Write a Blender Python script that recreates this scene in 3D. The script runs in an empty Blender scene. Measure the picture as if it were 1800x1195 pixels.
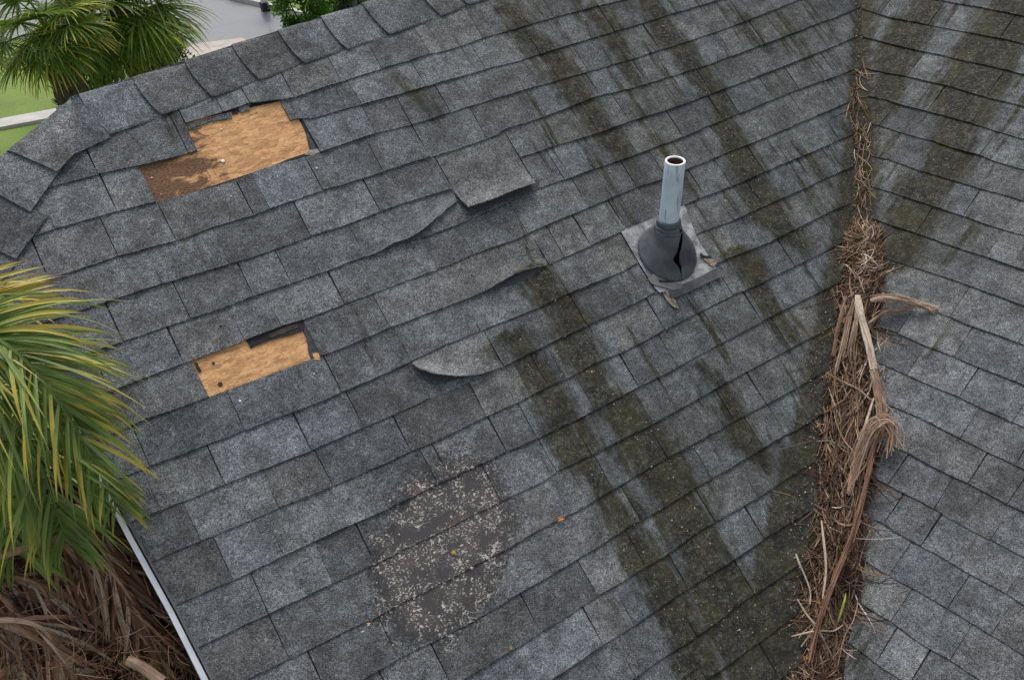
import bpy, math, random
from math import radians, sin, cos, pi
from mathutils import Vector, Matrix, noise as mnoise

random.seed(7)
scene = bpy.context.scene
CAMZ = 6.4                      # the camera hangs 6.4 m above the lawn
CAM_ROT = [[0.839833, 0.371248, -0.396051], [-0.539456, 0.489368, -0.685205], [-0.060566, 0.789109, 0.611259]]
FOCAL = 1600.0 / 1800.0
U1 = [1.0, 0.0, 0.0]
V1 = [0.0, 0.805159, 0.593059]
N1 = [0.0, -0.593059, 0.805159]
O1 = [-0.0, 1.774615, -2.409285]
U2 = [0.194482, -0.980906, -0.0]
V2 = [0.843434, 0.167226, 0.510544]
N2 = [-0.500796, -0.099292, 0.859852]
O2 = [1.77176, 0.351283, -3.042059]
VALLEY_A = [3.708066, 2.836174, -1.62737]; VALLEY_B = [1.882209, 1.124016, -2.888499]
COURSE1 = [
    ([(0.143, 1.854), (0.259, 1.868), (0.348, 1.873), (0.533, 1.893), (0.735, 1.91), (0.918, 1.926), (1.107, 1.943), (1.291, 1.956), (1.484, 1.968), (1.668, 1.985), (1.8, 1.991), (1.945, 2.004), (2.029, 2.001)], []),
    ([(0.598, 1.839), (0.734, 1.841), (0.843, 1.846), (1.001, 1.817), (1.089, 1.826), (1.208, 1.828), (1.38, 1.834), (1.597, 1.839), (1.717, 1.834), (1.853, 1.845), (2.056, 1.844), (2.213, 1.847), (2.449, 1.843), (2.603, 1.836)], [0.734, 0.843, 1.006, 1.206, 1.382, 1.6, 1.853, 2.213, 2.449]),
    ([(0.103, 1.745), (0.254, 1.741), (0.393, 1.729), (0.56, 1.721), (0.594, 1.723), (0.981, 1.732), (1.038, 1.713), (1.234, 1.711), (1.441, 1.706), (1.514, 1.707), (1.79, 1.704), (1.953, 1.697), (2.062, 1.699), (2.209, 1.699), (2.409, 1.703), (2.59, 1.699), (2.753, 1.703), (2.962, 1.702), (3.063, 1.706)], [0.254, 0.56, 0.594, 0.981, 1.038, 1.234, 1.514, 1.79, 2.057, 2.449, 2.753]),
    ([(-0.001, 1.594), (0.058, 1.594), (0.259, 1.59), (0.39, 1.58), (0.663, 1.564), (0.768, 1.58), (0.998, 1.571), (1.227, 1.578), (1.378, 1.566), (1.554, 1.567), (1.751, 1.568), (1.97, 1.563), (2.214, 1.556), (2.433, 1.55), (2.612, 1.551), (2.861, 1.552), (3.113, 1.559), (3.317, 1.57), (3.502, 1.586)], [0.058, 0.259, 0.39, 0.998, 1.229, 1.378, 1.554, 1.751, 1.97, 2.22, 2.424, 2.609, 2.861, 3.117, 3.317]),
    ([(-0.065, 1.435), (0.069, 1.431), (0.198, 1.431), (0.306, 1.425), (0.396, 1.419), (0.529, 1.421), (0.669, 1.418), (0.732, 1.421), (0.938, 1.423), (1.086, 1.417), (1.185, 1.419), (1.38, 1.415), (1.492, 1.41), (1.7, 1.412), (1.718, 1.425), (1.926, 1.422), (2.207, 1.436), (2.355, 1.421), (2.734, 1.413), (2.944, 1.417), (3.141, 1.422), (3.441, 1.432), (3.654, 1.438), (3.838, 1.452)], [0.202, 0.394, 0.671, 0.732, 0.938, 1.182, 1.38, 1.636, 1.926, 2.207, 2.453, 2.721, 2.941, 3.145, 3.441, 3.646]),
    ([(-0.047, 1.293), (0.054, 1.292), (0.167, 1.29), (0.293, 1.285), (0.369, 1.281), (0.518, 1.274), (0.614, 1.268), (0.82, 1.271), (0.961, 1.265), (1.095, 1.271), (1.235, 1.27), (1.398, 1.261), (1.724, 1.291), (1.9, 1.287), (2.105, 1.278), (2.267, 1.281), (2.401, 1.274), (2.592, 1.274), (2.786, 1.278), (2.96, 1.281), (3.225, 1.288), (3.527, 1.298), (3.739, 1.316)], [0.061, 0.293, 0.52, 0.82, 1.097, 1.398, 1.724, 1.9, 2.105, 2.267, 2.592, 2.725, 2.957, 3.225, 3.523]),
    ([(0.029, 1.144), (0.11, 1.143), (0.216, 1.139), (0.329, 1.137), (0.446, 1.13), (0.545, 1.134), (0.684, 1.128), (0.83, 1.127), (0.967, 1.128), (1.243, 1.117), (1.337, 1.118), (1.57, 1.126), (1.724, 1.144), (1.85, 1.138), (2.005, 1.138), (2.149, 1.134), (2.312, 1.134), (2.464, 1.134), (2.701, 1.143), (2.803, 1.145), (3.008, 1.152), (3.172, 1.156), (3.415, 1.152), (3.588, 1.161)], [0.108, 0.327, 0.545, 0.682, 0.967, 1.238, 1.85, 2.002, 2.218, 2.464, 2.701, 2.796, 3.008, 3.172, 3.415]),
    ([(-0.001, 1.003), (0.09, 1.002), (0.248, 1.0), (0.285, 0.998), (0.427, 0.996), (0.583, 0.998), (0.678, 0.989), (0.814, 0.99), (0.93, 0.987), (1.062, 0.986), (1.188, 0.983), (1.349, 0.987), (1.51, 0.98), (1.659, 0.989), (1.736, 0.992), (1.881, 0.993), (2.13, 1.0), (2.271, 0.991), (2.438, 0.994), (2.62, 0.997), (2.883, 0.998), (3.11, 1.005), (3.353, 1.013), (3.405, 1.012)], [0.248, 0.455, 0.585, 0.818, 1.062, 1.188, 1.346, 1.585, 1.881, 2.13, 2.28, 2.444, 2.623, 2.883, 3.11, 3.353]),
    ([(-0.027, 0.871), (0.077, 0.873), (0.282, 0.863), (0.666, 0.849), (0.711, 0.843), (0.926, 0.847), (1.017, 0.844), (1.182, 0.839), (1.599, 0.839), (1.803, 0.846), (1.983, 0.854), (2.268, 0.856), (2.398, 0.855), (2.551, 0.851), (2.743, 0.855), (2.858, 0.858), (3.093, 0.857), (3.16, 0.859), (3.323, 0.863)], [0.077, 0.277, 0.659, 0.926, 1.182, 1.675, 1.803, 1.98, 2.401, 2.545, 2.739, 2.861, 3.16]),
    ([(0.03, 0.727), (0.152, 0.72), (0.334, 0.713), (0.488, 0.705), (0.643, 0.699), (0.672, 0.702), (0.827, 0.701), (0.94, 0.704), (1.086, 0.71), (1.223, 0.709), (1.428, 0.7), (1.613, 0.705), (1.687, 0.703), (1.844, 0.699), (1.96, 0.708), (2.245, 0.72), (2.306, 0.719), (2.459, 0.713), (2.633, 0.716), (2.822, 0.716), (2.94, 0.72), (3.092, 0.723), (3.176, 0.723)], [0.03, 0.332, 0.67, 0.937, 1.223, 1.611, 1.811, 1.951, 2.303, 2.456, 2.633, 2.94, 3.092]),
    ([(-0.041, 0.589), (0.008, 0.588), (0.095, 0.581), (0.204, 0.579), (0.336, 0.572), (0.501, 0.562), (0.683, 0.561), (0.821, 0.558), (0.955, 0.558), (1.084, 0.553), (1.241, 0.553), (1.435, 0.559), (1.617, 0.56), (1.85, 0.566), (1.953, 0.571), (2.257, 0.578), (2.405, 0.571), (2.594, 0.565), (2.83, 0.574), (2.938, 0.578), (3.061, 0.576)], [0.008, 0.208, 0.495, 0.685, 1.237, 1.435, 1.615, 1.839, 2.257, 2.408, 2.711, 2.83]),
    ([(-0.077, 0.456), (0.079, 0.447), (0.174, 0.442), (0.326, 0.436), (0.51, 0.426), (0.581, 0.421), (0.79, 0.419), (0.865, 0.414), (1.089, 0.415), (1.199, 0.412), (1.353, 0.418), (1.458, 0.411), (1.562, 0.421), (1.656, 0.414), (1.81, 0.415), (1.902, 0.421), (2.052, 0.425), (2.259, 0.429), (2.393, 0.425), (2.606, 0.427), (2.728, 0.429), (2.929, 0.434)], [0.077, 0.326, 0.508, 0.792, 1.089, 1.353, 1.428, 1.684, 1.902, 2.052, 2.262, 2.393, 2.606, 2.728]),
    ([(-0.062, 0.306), (0.111, 0.296), (0.278, 0.293), (0.377, 0.29), (0.474, 0.289), (0.649, 0.278), (0.818, 0.282), (0.871, 0.278), (1.094, 0.275), (1.218, 0.266), (1.35, 0.264), (1.47, 0.265), (1.56, 0.267), (1.682, 0.27), (1.851, 0.269), (1.975, 0.275), (2.124, 0.277), (2.318, 0.283), (2.466, 0.286), (2.661, 0.287), (2.757, 0.287)], [0.114, 0.278, 0.637, 0.823, 0.871, 1.094, 1.218, 1.47, 1.677, 1.868, 2.124, 2.315, 2.658]),
    ([(-0.056, 0.165), (0.167, 0.156), (0.382, 0.147), (0.521, 0.14), (1.041, 0.13), (1.175, 0.124), (1.224, 0.134), (1.372, 0.127), (1.463, 0.13), (1.631, 0.124), (1.848, 0.129), (1.99, 0.134), (2.132, 0.134), (2.325, 0.137), (2.409, 0.138), (2.62, 0.136)], [0.377, 0.521, 0.993, 1.224, 1.372, 1.652, 1.848, 1.99, 2.09, 2.367]),
    ([(0.034, 0.014), (0.167, 0.008), (0.353, -0.001), (0.419, -0.007), (0.943, -0.017), (1.025, -0.014), (1.136, -0.013), (1.24, -0.021), (1.309, -0.017), (1.378, -0.013), (1.505, -0.011), (1.622, -0.006), (1.75, -0.01), (1.863, -0.01), (1.965, -0.009), (2.12, -0.01), (2.299, -0.01), (2.504, -0.007)], [0.167, 0.43, 0.695, 1.161, 1.38, 1.635, 1.848, 1.965, 2.129, 2.299]),
    ([(0.332, -0.152), (0.458, -0.152), (0.566, -0.159), (0.715, -0.166), (0.819, -0.167), (0.903, -0.165), (1.04, -0.161), (1.132, -0.162), (1.266, -0.157), (1.389, -0.153), (1.446, -0.157), (1.668, -0.15), (1.759, -0.15), (1.881, -0.149), (2.128, -0.146), (2.194, -0.152), (2.359, -0.145)], [0.223, 0.458, 0.813, 1.036, 1.294, 1.419, 1.754, 2.016, 2.134]),
    ([(0.609, -0.306), (0.808, -0.306), (0.905, -0.305), (1.071, -0.303), (1.138, -0.299), (1.294, -0.3), (1.35, -0.299), (1.463, -0.299), (1.575, -0.289), (1.687, -0.289), (1.815, -0.292), (1.932, -0.293), (2.045, -0.288), (2.189, -0.287)], [0.569, 0.905, 1.141, 1.348, 1.676, 1.886]),
    ([(0.866, -0.449), (0.983, -0.444), (1.073, -0.441), (1.124, -0.444), (1.268, -0.44), (1.395, -0.435), (1.567, -0.433), (1.669, -0.434), (1.815, -0.429), (1.943, -0.428), (2.099, -0.43)], [1.076, 1.208, 1.452, 1.545, 1.818]),
    ([(1.124, -0.583), (1.229, -0.581), (1.392, -0.583), (1.549, -0.577), (1.587, -0.571), (1.675, -0.571), (1.761, -0.572), (1.907, -0.568)], [1.124, 1.153, 1.392, 1.578, 1.669]),
    ([(1.346, -0.716), (1.439, -0.716), (1.54, -0.712), (1.642, -0.714), (1.724, -0.708), (1.857, -0.705)], [1.346, 1.54, 1.755]),
]
COURSE2 = [
    ([(-1.863, 3.042), (-1.658, 3.047), (-1.422, 3.045)], []),
    ([(-2.133, 2.911), (-1.982, 2.891), (-1.784, 2.897), (-1.592, 2.9), (-1.458, 2.904), (-1.35, 2.901)], [-2.029, -1.784, -1.592, -1.458]),
    ([(-2.042, 2.754), (-1.987, 2.751), (-1.823, 2.745), (-1.632, 2.752), (-1.564, 2.748), (-1.358, 2.75), (-1.274, 2.747)], [-1.987, -1.632, -1.358]),
    ([(-1.939, 2.586), (-1.83, 2.588), (-1.723, 2.597), (-1.523, 2.602), (-1.422, 2.595), (-1.353, 2.591), (-1.202, 2.593)], [-1.723, -1.521, -1.358]),
    ([(-1.836, 2.443), (-1.739, 2.451), (-1.694, 2.445), (-1.545, 2.448), (-1.346, 2.448), (-1.238, 2.442), (-1.121, 2.44)], [-1.739, -1.545, -1.348]),
    ([(-1.733, 2.31), (-1.696, 2.313), (-1.568, 2.308), (-1.453, 2.313), (-1.343, 2.305), (-1.239, 2.309), (-1.204, 2.301), (-1.053, 2.303)], [-1.696, -1.453, -1.239]),
    ([(-1.638, 2.154), (-1.57, 2.163), (-1.45, 2.156), (-1.354, 2.159), (-1.238, 2.157), (-1.102, 2.162), (-0.985, 2.165)], [-1.567, -1.294, -1.102]),
    ([(-1.581, 2.012), (-1.486, 2.015), (-1.341, 2.013), (-1.286, 2.014), (-1.155, 2.014), (-1.005, 2.012), (-0.912, 2.018)], [-1.439, -1.155, -0.927]),
    ([(-1.479, 1.868), (-1.357, 1.867), (-1.285, 1.87), (-1.112, 1.871), (-0.995, 1.876), (-0.841, 1.875)], [-1.469, -1.28, -0.99]),
    ([(-1.332, 1.719), (-1.211, 1.722), (-1.094, 1.729), (-0.986, 1.733), (-0.883, 1.734), (-0.771, 1.735)], [-1.211, -1.089, -0.883]),
    ([(-1.088, 1.578), (-0.979, 1.58), (-0.894, 1.574), (-0.786, 1.582), (-0.719, 1.584)], [-0.977, -0.719]),
    ([(-1.216, 1.419), (-1.112, 1.431), (-1.0, 1.425), (-0.889, 1.433), (-0.795, 1.431), (-0.656, 1.436), (-0.622, 1.436)], [-1.112, -0.885, -0.656]),
    ([(-1.129, 1.285), (-0.995, 1.285), (-0.927, 1.284), (-0.79, 1.291), (-0.714, 1.286), (-0.59, 1.288), (-0.55, 1.29)], [-0.995, -0.79, -0.59]),
    ([(-1.003, 1.14), (-0.929, 1.149), (-0.853, 1.149), (-0.709, 1.147), (-0.608, 1.142), (-0.479, 1.146)], [-0.926, -0.709]),
    ([(-0.899, 1.002), (-0.84, 1.005), (-0.656, 1.001), (-0.605, 1.005), (-0.467, 1.001), (-0.408, 1.004)], [-0.84, -0.605, -0.465]),
    ([(-0.906, 0.859), (-0.773, 0.861), (-0.658, 0.863), (-0.532, 0.854), (-0.45, 0.861), (-0.336, 0.86)], [-0.833, -0.656, -0.45]),
    ([(-0.856, 0.72), (-0.771, 0.723), (-0.668, 0.717), (-0.526, 0.722), (-0.454, 0.717), (-0.331, 0.721), (-0.265, 0.716)], [-0.771, -0.626, -0.526, -0.325]),
    ([(-0.757, 0.569), (-0.663, 0.567), (-0.58, 0.572), (-0.448, 0.575), (-0.396, 0.572), (-0.301, 0.572), (-0.193, 0.572)], [-0.663, -0.452, -0.301]),
    ([(-0.683, 0.429), (-0.581, 0.43), (-0.445, 0.421), (-0.347, 0.428), (-0.266, 0.423)], [-0.579, -0.364]),
    ([(-0.657, 0.287), (-0.572, 0.282), (-0.523, 0.278), (-0.459, 0.279)], [-0.55, -0.429]),
]
CREST = [(0.308, 2.062), (0.5, 2.075), (0.695, 2.086), (0.885, 2.107), (1.074, 2.118), (1.259, 2.131), (1.446, 2.144)]
CAPEDGE = [(0.348, 1.873), (0.533, 1.893), (0.729, 1.909), (0.918, 1.926), (1.106, 1.944), (1.291, 1.956), (1.484, 1.97), (1.732, 1.99), (1.87, 2.01)]
RAKE = [(-0.142, 1.486), (-0.077, 0.456), (-0.062, 0.306), (-0.056, 0.165)]
WHITE = [(-0.108, 0.561), (-0.099, 0.462), (-0.092, 0.328), (-0.08, 0.211), (-0.072, 0.071)]
VAL_L = [(3.824, 1.424), (3.739, 1.316), (3.585, 1.162), (3.405, 1.012), (3.308, 0.868), (3.185, 0.72), (3.061, 0.576), (2.929, 0.434), (2.77, 0.282), (2.62, 0.136), (2.496, -0.004), (2.359, -0.145), (2.189, -0.287), (2.099, -0.43), (1.913, -0.571), (1.805, -0.678)]
VAL_R = [(-2.133, 2.911), (-2.037, 2.756), (-1.929, 2.589), (-1.826, 2.446), (-1.733, 2.31), (-1.638, 2.154), (-1.57, 2.016), (-1.479, 1.868), (-1.354, 1.709), (-1.264, 1.551), (-1.216, 1.419), (-1.135, 1.282), (-1.032, 1.124), (-0.946, 0.974), (-0.906, 0.859), (-0.856, 0.72), (-0.762, 0.565), (-0.692, 0.422), (-0.659, 0.286)]
HIP = [(0.276, 2.058), (0.152, 2.005), (0.019, 1.925), (0.257, 1.866), (0.047, 1.911), (0.138, 1.799), (0.011, 1.686), (-0.054, 1.769), (0.053, 1.641), (-0.084, 1.541), (-0.118, 1.583)]
HOLE1 = [(0.598, 1.839), (0.594, 1.723), (0.39, 1.58), (0.663, 1.564), (0.768, 1.58), (0.998, 1.571), (0.984, 1.739), (1.001, 1.817)]
BARE = [(0.407, -0.015), (0.507, 0.109), (0.621, 0.214), (0.826, 0.28), (0.955, 0.229), (1.031, 0.115), (0.965, -0.023), (0.84, -0.146), (0.672, -0.137), (0.542, -0.107)]
MOSS_a = [(2.027, 1.971), (2.065, 1.809), (2.12, 1.627), (2.108, 1.483), (2.128, 1.273), (2.145, 1.11)]
MOSS_b = [(2.41, 1.862), (2.43, 1.715), (2.414, 1.489), (2.413, 1.414)]
MOSS_c = [(2.684, 1.816), (2.708, 1.649), (2.726, 1.5), (2.727, 1.328), (2.706, 1.15), (2.661, 0.896), (2.635, 0.672), (2.683, 0.51)]
MOSS_e = [(3.116, 1.594), (3.134, 1.391)]
MOSS_f = [(1.546, 0.852), (1.555, 0.597), (1.551, 0.329), (1.561, 0.133), (1.583, -0.041), (1.584, -0.203), (1.577, -0.335), (1.556, -0.524), (1.541, -0.774)]
MOSS_g = [(1.287, 0.662), (1.342, 0.518), (1.338, 0.401), (1.339, 0.191), (1.351, 0.002), (1.374, -0.165), (1.366, -0.337), (1.367, -0.531), (1.35, -0.71)]
MOSS_h = [(1.99, 0.258), (1.987, 0.083), (1.964, -0.055), (1.962, -0.224)]
MOSS_i = [(2.388, 0.597), (2.406, 0.398), (2.433, 0.17)]
MOSS_j = [(1.438, 1.799), (1.452, 1.628), (1.472, 1.567)]
MOSS2_a = [(-1.834, 3.031), (-1.838, 2.833), (-1.799, 2.563), (-1.764, 2.402)]
MOSS2_b = [(-1.476, 3.103), (-1.466, 2.834), (-1.434, 2.578), (-1.375, 2.371), (-1.345, 2.128), (-1.337, 1.882), (-1.302, 1.684)]

# ------------------------------------------------------------------ camera, sky, sun, exposure
for _o in (O1, O2, VALLEY_A, VALLEY_B):
    _o[2] += CAMZ
U1, V1, N1, O1, U2, V2, N2, O2 = [Vector(a) for a in (U1, V1, N1, O1, U2, V2, N2, O2)]
VALLEY_A, VALLEY_B = Vector(VALLEY_A), Vector(VALLEY_B)
ROT = Matrix(CAM_ROT)
EYE = Vector((0, 0, CAMZ))
cam_data = bpy.data.cameras.new('camera')
cam_data.sensor_width = 36.0
cam_data.lens = 36.0 * FOCAL
cam_data.clip_start = 0.05
cam_data.clip_end = 500
cam = bpy.data.objects.new('camera', cam_data)
scene.collection.objects.link(cam)
cam.matrix_world = Matrix.Translation(EYE) @ ROT.to_4x4()
scene.camera = cam

SUN_EL, SUN_AZ = radians(58), radians(20)          # azimuth measured from +Y towards +X
world = bpy.data.worlds.new('World')
scene.world = world
world.use_nodes = True
wn = world.node_tree
wn.nodes.clear()
wo = wn.nodes.new('ShaderNodeOutputWorld')
bg = wn.nodes.new('ShaderNodeBackground')
sky = wn.nodes.new('ShaderNodeTexSky')
sky.sky_type = 'NISHITA'
sky.sun_disc = False
sky.sun_elevation = SUN_EL
sky.sun_rotation = SUN_AZ
sky.air_density = 1.0
sky.dust_density = 4.0
sky.ozone_density = 1.0
bg.inputs['Strength'].default_value = 0.14
hs = wn.nodes.new('ShaderNodeHueSaturation')                     # a thin overcast greys the blue
hs.inputs['Saturation'].default_value = 0.42
wn.links.new(sky.outputs[0], hs.inputs['Color'])
wn.links.new(hs.outputs[0], bg.inputs['Color'])
wn.links.new(bg.outputs[0], wo.inputs['Surface'])
sd = bpy.data.lights.new('sun', 'SUN')
sd.energy = 1.25
sd.angle = radians(18)
sd.color = (1.0, 0.97, 0.93)
sun = bpy.data.objects.new('sun', sd)
scene.collection.objects.link(sun)
sdir = Vector((cos(SUN_EL) * sin(SUN_AZ), cos(SUN_EL) * cos(SUN_AZ), sin(SUN_EL)))
sun.rotation_euler = sdir.to_track_quat('Z', 'Y').to_euler()
scene.view_settings.view_transform = 'Standard'
scene.view_settings.look = 'None'
scene.view_settings.exposure = 0.45
scene.view_settings.gamma = 1.0
scene.view_settings.use_curve_mapping = False
scene.render.engine = 'CYCLES'

# ------------------------------------------------------------------ helpers
def ray(px, py):
    return (ROT @ Vector(((px - 900) / 1600.0, (597.5 - py) / 1600.0, -1.0)))
def plane_hit(px, py, O, N, h=0.0):
    d = ray(px, py)
    return EYE + d * ((O + N * h - EYE).dot(N) / d.dot(N))
def at1(px, py, h=0.0): return plane_hit(px, py, O1, N1, h)      # a point h metres above the front slope
def at2(px, py, h=0.0): return plane_hit(px, py, O2, N2, h)
def atv(px, py, h=0.0):                                            # whichever slope of the valley is hit first
    a, b = at1(px, py, h), at2(px, py, h)
    return a if (a - EYE).length < (b - EYE).length else b
def atz(px, py, z=0.0):
    d = ray(px, py)
    return EYE + d * ((z - CAMZ) / d.z)
def uv1(p): return ((p - O1).dot(U1), (p - O1).dot(V1), (p - O1).dot(N1))
def P1(u, v, h=0.0): return O1 + U1 * u + V1 * v + N1 * h
def P2(u, v, h=0.0): return O2 + U2 * u + V2 * v + N2 * h
def lerp(a, b, t): return a + (b - a) * t
def rnd(a, b): return random.uniform(a, b)
def poly(pts, x):
    """piecewise linear y(x), extrapolated with the end slopes"""
    pts = sorted(pts)
    if x <= pts[0][0]: a, b = pts[0], pts[min(3, len(pts) - 1)]
    elif x >= pts[-1][0]: a, b = pts[max(-4, -len(pts))], pts[-1]
    else:
        for i in range(len(pts) - 1):
            if pts[i][0] <= x <= pts[i + 1][0]:
                a, b = pts[i], pts[i + 1]; break
    if abs(b[0] - a[0]) < 1e-6: return a[1]
    return a[1] + (b[1] - a[1]) * (x - a[0]) / (b[0] - a[0])
def by_v(pts, v): return poly([(q[1], q[0]) for q in pts], v)

def link(o, parent=None):
    scene.collection.objects.link(o)
    if parent is not None:
        o.parent = parent
        o.matrix_parent_inverse = parent.matrix_world.inverted() if parent.type == 'EMPTY' else Matrix.Identity(4)
    return o
def tag(o, label=None, cat=None, group=None, kind=None):
    if label: o['label'] = label
    if cat: o['category'] = cat
    if group: o['group'] = group
    if kind: o['kind'] = kind
    return o
def thing(name, loc, label, cat, group=None):
    o = bpy.data.objects.new(name, None)
    o.empty_display_size = 0.2
    scene.collection.objects.link(o)
    o.location = loc
    o.matrix_world = Matrix.Translation(Vector(loc))
    return tag(o, label, cat, group)

class MB:
    """collects vertices and faces in world space and links them as one mesh object"""
    def __init__(s): s.v, s.f, s.uv, s.c = [], [], [], []
    def vert(s, p, uv=(0, 0), c=(0, 0, 0)):
        s.v.append(tuple(p)); s.uv.append(uv); s.c.append(c); return len(s.v) - 1
    def build(s, name, mat, parent=None, smooth=False, sharp=None):
        me = bpy.data.meshes.new(name)
        me.from_pydata(s.v, [], s.f)
        ul = me.uv_layers.new(name='UVMap')
        ul.data.foreach_set('uv', [x for l in me.loops for x in s.uv[l.vertex_index]])
        at = me.color_attributes.new('tint', 'FLOAT_COLOR', 'POINT')
        at.data.foreach_set('color', [x for c in s.c for x in (c[0], c[1], c[2], 1.0)])
        if smooth: me.shade_smooth()
        for m in (mat if isinstance(mat, (list, tuple)) else [mat]): me.materials.append(m)
        me.update()
        return link(bpy.data.objects.new(name, me), parent)
    def box(s, c, x, y, z, X=Vector((1, 0, 0)), Y=Vector((0, 1, 0)), Z=Vector((0, 0, 1))):
        b = len(s.v)
        for k in (-1, 1):
            for j in (-1, 1):
                for i in (-1, 1):
                    s.vert(Vector(c) + X * (i * x / 2) + Y * (j * y / 2) + Z * (k * z / 2), (i * x / 2, j * y / 2))
        s.f += [(b, b + 2, b + 3, b + 1), (b + 4, b + 5, b + 7, b + 6), (b, b + 1, b + 5, b + 4), (b + 2, b + 6, b + 7, b + 3), (b, b + 4, b + 6, b + 2), (b + 1, b + 3, b + 7, b + 5)]
    def sheet(s, G, th, UV=None, bottom=True, C=None, nrm=None):
        """grid of points G[i][j] given thickness th against its normals"""
        ni, nj = len(G), len(G[0])
        nm = []
        for i in range(ni):
            row = []
            for j in range(nj):
                a = G[min(i + 1, ni - 1)][j] - G[max(i - 1, 0)][j]
                b = G[i][min(j + 1, nj - 1)] - G[i][max(j - 1, 0)]
                n = a.cross(b)
                if nrm is not None and n.dot(nrm) < 0: n = -n
                row.append(n.normalized() if n.length > 1e-12 else Vector((0, 0, 1)))
            nm.append(row)
        flip = False
        if nrm is not None:
            a = G[min(1, ni - 1)][0] - G[0][0]; b = G[0][min(1, nj - 1)] - G[0][0]
            flip = a.cross(b).dot(nrm) < 0
        T, B = [], []
        for i in range(ni):
            T.append([s.vert(G[i][j], UV[i][j] if UV else (i, j), C[i][j] if C else (0, 0, 0)) for j in range(nj)])
            B.append([s.vert(G[i][j] - nm[i][j] * th, UV[i][j] if UV else (i, j), C[i][j] if C else (0, 0, 0)) for j in range(nj)])
        fs = []
        for i in range(ni - 1):
            for j in range(nj - 1):
                fs.append((T[i][j], T[i + 1][j], T[i + 1][j + 1], T[i][j + 1]))
                if bottom: fs.append((B[i][j], B[i][j + 1], B[i + 1][j + 1], B[i + 1][j]))
        for i in range(ni - 1):
            fs.append((T[i][0], B[i][0], B[i + 1][0], T[i + 1][0]))
            fs.append((T[i][-1], T[i + 1][-1], B[i + 1][-1], B[i][-1]))
        for j in range(nj - 1):
            fs.append((T[0][j], T[0][j + 1], B[0][j + 1], B[0][j]))
            fs.append((T[-1][j], B[-1][j], B[-1][j + 1], T[-1][j + 1]))
        s.f += [tuple(reversed(q)) if flip else q for q in fs]
    def tube(s, pts, rad, n=3, c=(0, 0, 0), cap=True):
        """tube through pts with radii rad (number or list)"""
        m = len(pts)
        R = rad if isinstance(rad, (list, tuple)) else [rad] * m
        rings = []
        up = Vector((0.31, 0.17, 0.93)).normalized()
        for i in range(m):
            t = (pts[min(i + 1, m - 1)] - pts[max(i - 1, 0)])
            t = t.normalized() if t.length > 1e-9 else Vector((0, 1, 0))
            x = t.cross(up)
            if x.length < 1e-3: x = t.cross(Vector((1, 0, 0)))
            x.normalize(); y = t.cross(x)
            rings.append([s.vert(pts[i] + (x * cos(2 * pi * k / n) + y * sin(2 * pi * k / n)) * R[i], (k / n, i / max(1, m - 1)), c) for k in range(n)])
        for i in range(m - 1):
            for k in range(n):
                s.f.append((rings[i][k], rings[i][(k + 1) % n], rings[i + 1][(k + 1) % n], rings[i + 1][k]))
        if cap and n > 2:
            s.f.append(tuple(reversed(rings[0]))); s.f.append(tuple(rings[-1]))
    def ribbon(s, pts, W, side, fold=0.25, c=(0, 0, 0)):
        """V-folded blade; W list of half widths, side the sideways direction (vector or list)"""
        m = len(pts); rows = []
        for i in range(m):
            t = (pts[min(i + 1, m - 1)] - pts[max(i - 1, 0)]).normalized()
            sd_ = side[i] if isinstance(side, list) else side
            x = (sd_ - t * sd_.dot(t))
            x = x.normalized() if x.length > 1e-6 else Vector((1, 0, 0))
            nn = x.cross(t).normalized()
            if nn.z < 0: nn = -nn
            q = i / (m - 1)
            cc = (c[0], q, c[2])
            rows.append((s.vert(pts[i] - x * W[i] + nn * W[i] * fold, (0, q), cc), s.vert(pts[i], (0.5, q), cc), s.vert(pts[i] + x * W[i] + nn * W[i] * fold, (1, q), cc)))
        for i in range(m - 1):
            a, b = rows[i], rows[i + 1]
            s.f += [(a[0], a[1], b[1], b[0]), (a[1], a[2], b[2], b[1])]
    def lathe(s, rings, closed=True):
        idx = [[s.vert(p, (k / len(r), i / len(rings))) for k, p in enumerate(r)] for i, r in enumerate(rings)]
        n = len(idx[0])
        for i in range(len(idx) - 1):
            for k in range(n if closed else n - 1):
                s.f.append((idx[i][k], idx[i][(k + 1) % n], idx[i + 1][(k + 1) % n], idx[i + 1][k]))
        return idx

def smooth_path(ctrl, n):
    """Catmull-Rom through ctrl, n samples per span"""
    P = [ctrl[0] * 2 - ctrl[1]] + list(ctrl) + [ctrl[-1] * 2 - ctrl[-2]]
    out = []
    for i in range(1, len(P) - 2):
        for k in range(n):
            t = k / n
            a, b, c_, d = P[i - 1], P[i], P[i + 1], P[i + 2]
            out.append(0.5 * ((2 * b) + (c_ - a) * t + (2 * a - 5 * b + 4 * c_ - d) * t * t + (3 * b - a - 3 * c_ + d) * t ** 3))
    out.append(P[-2])
    return out

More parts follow.
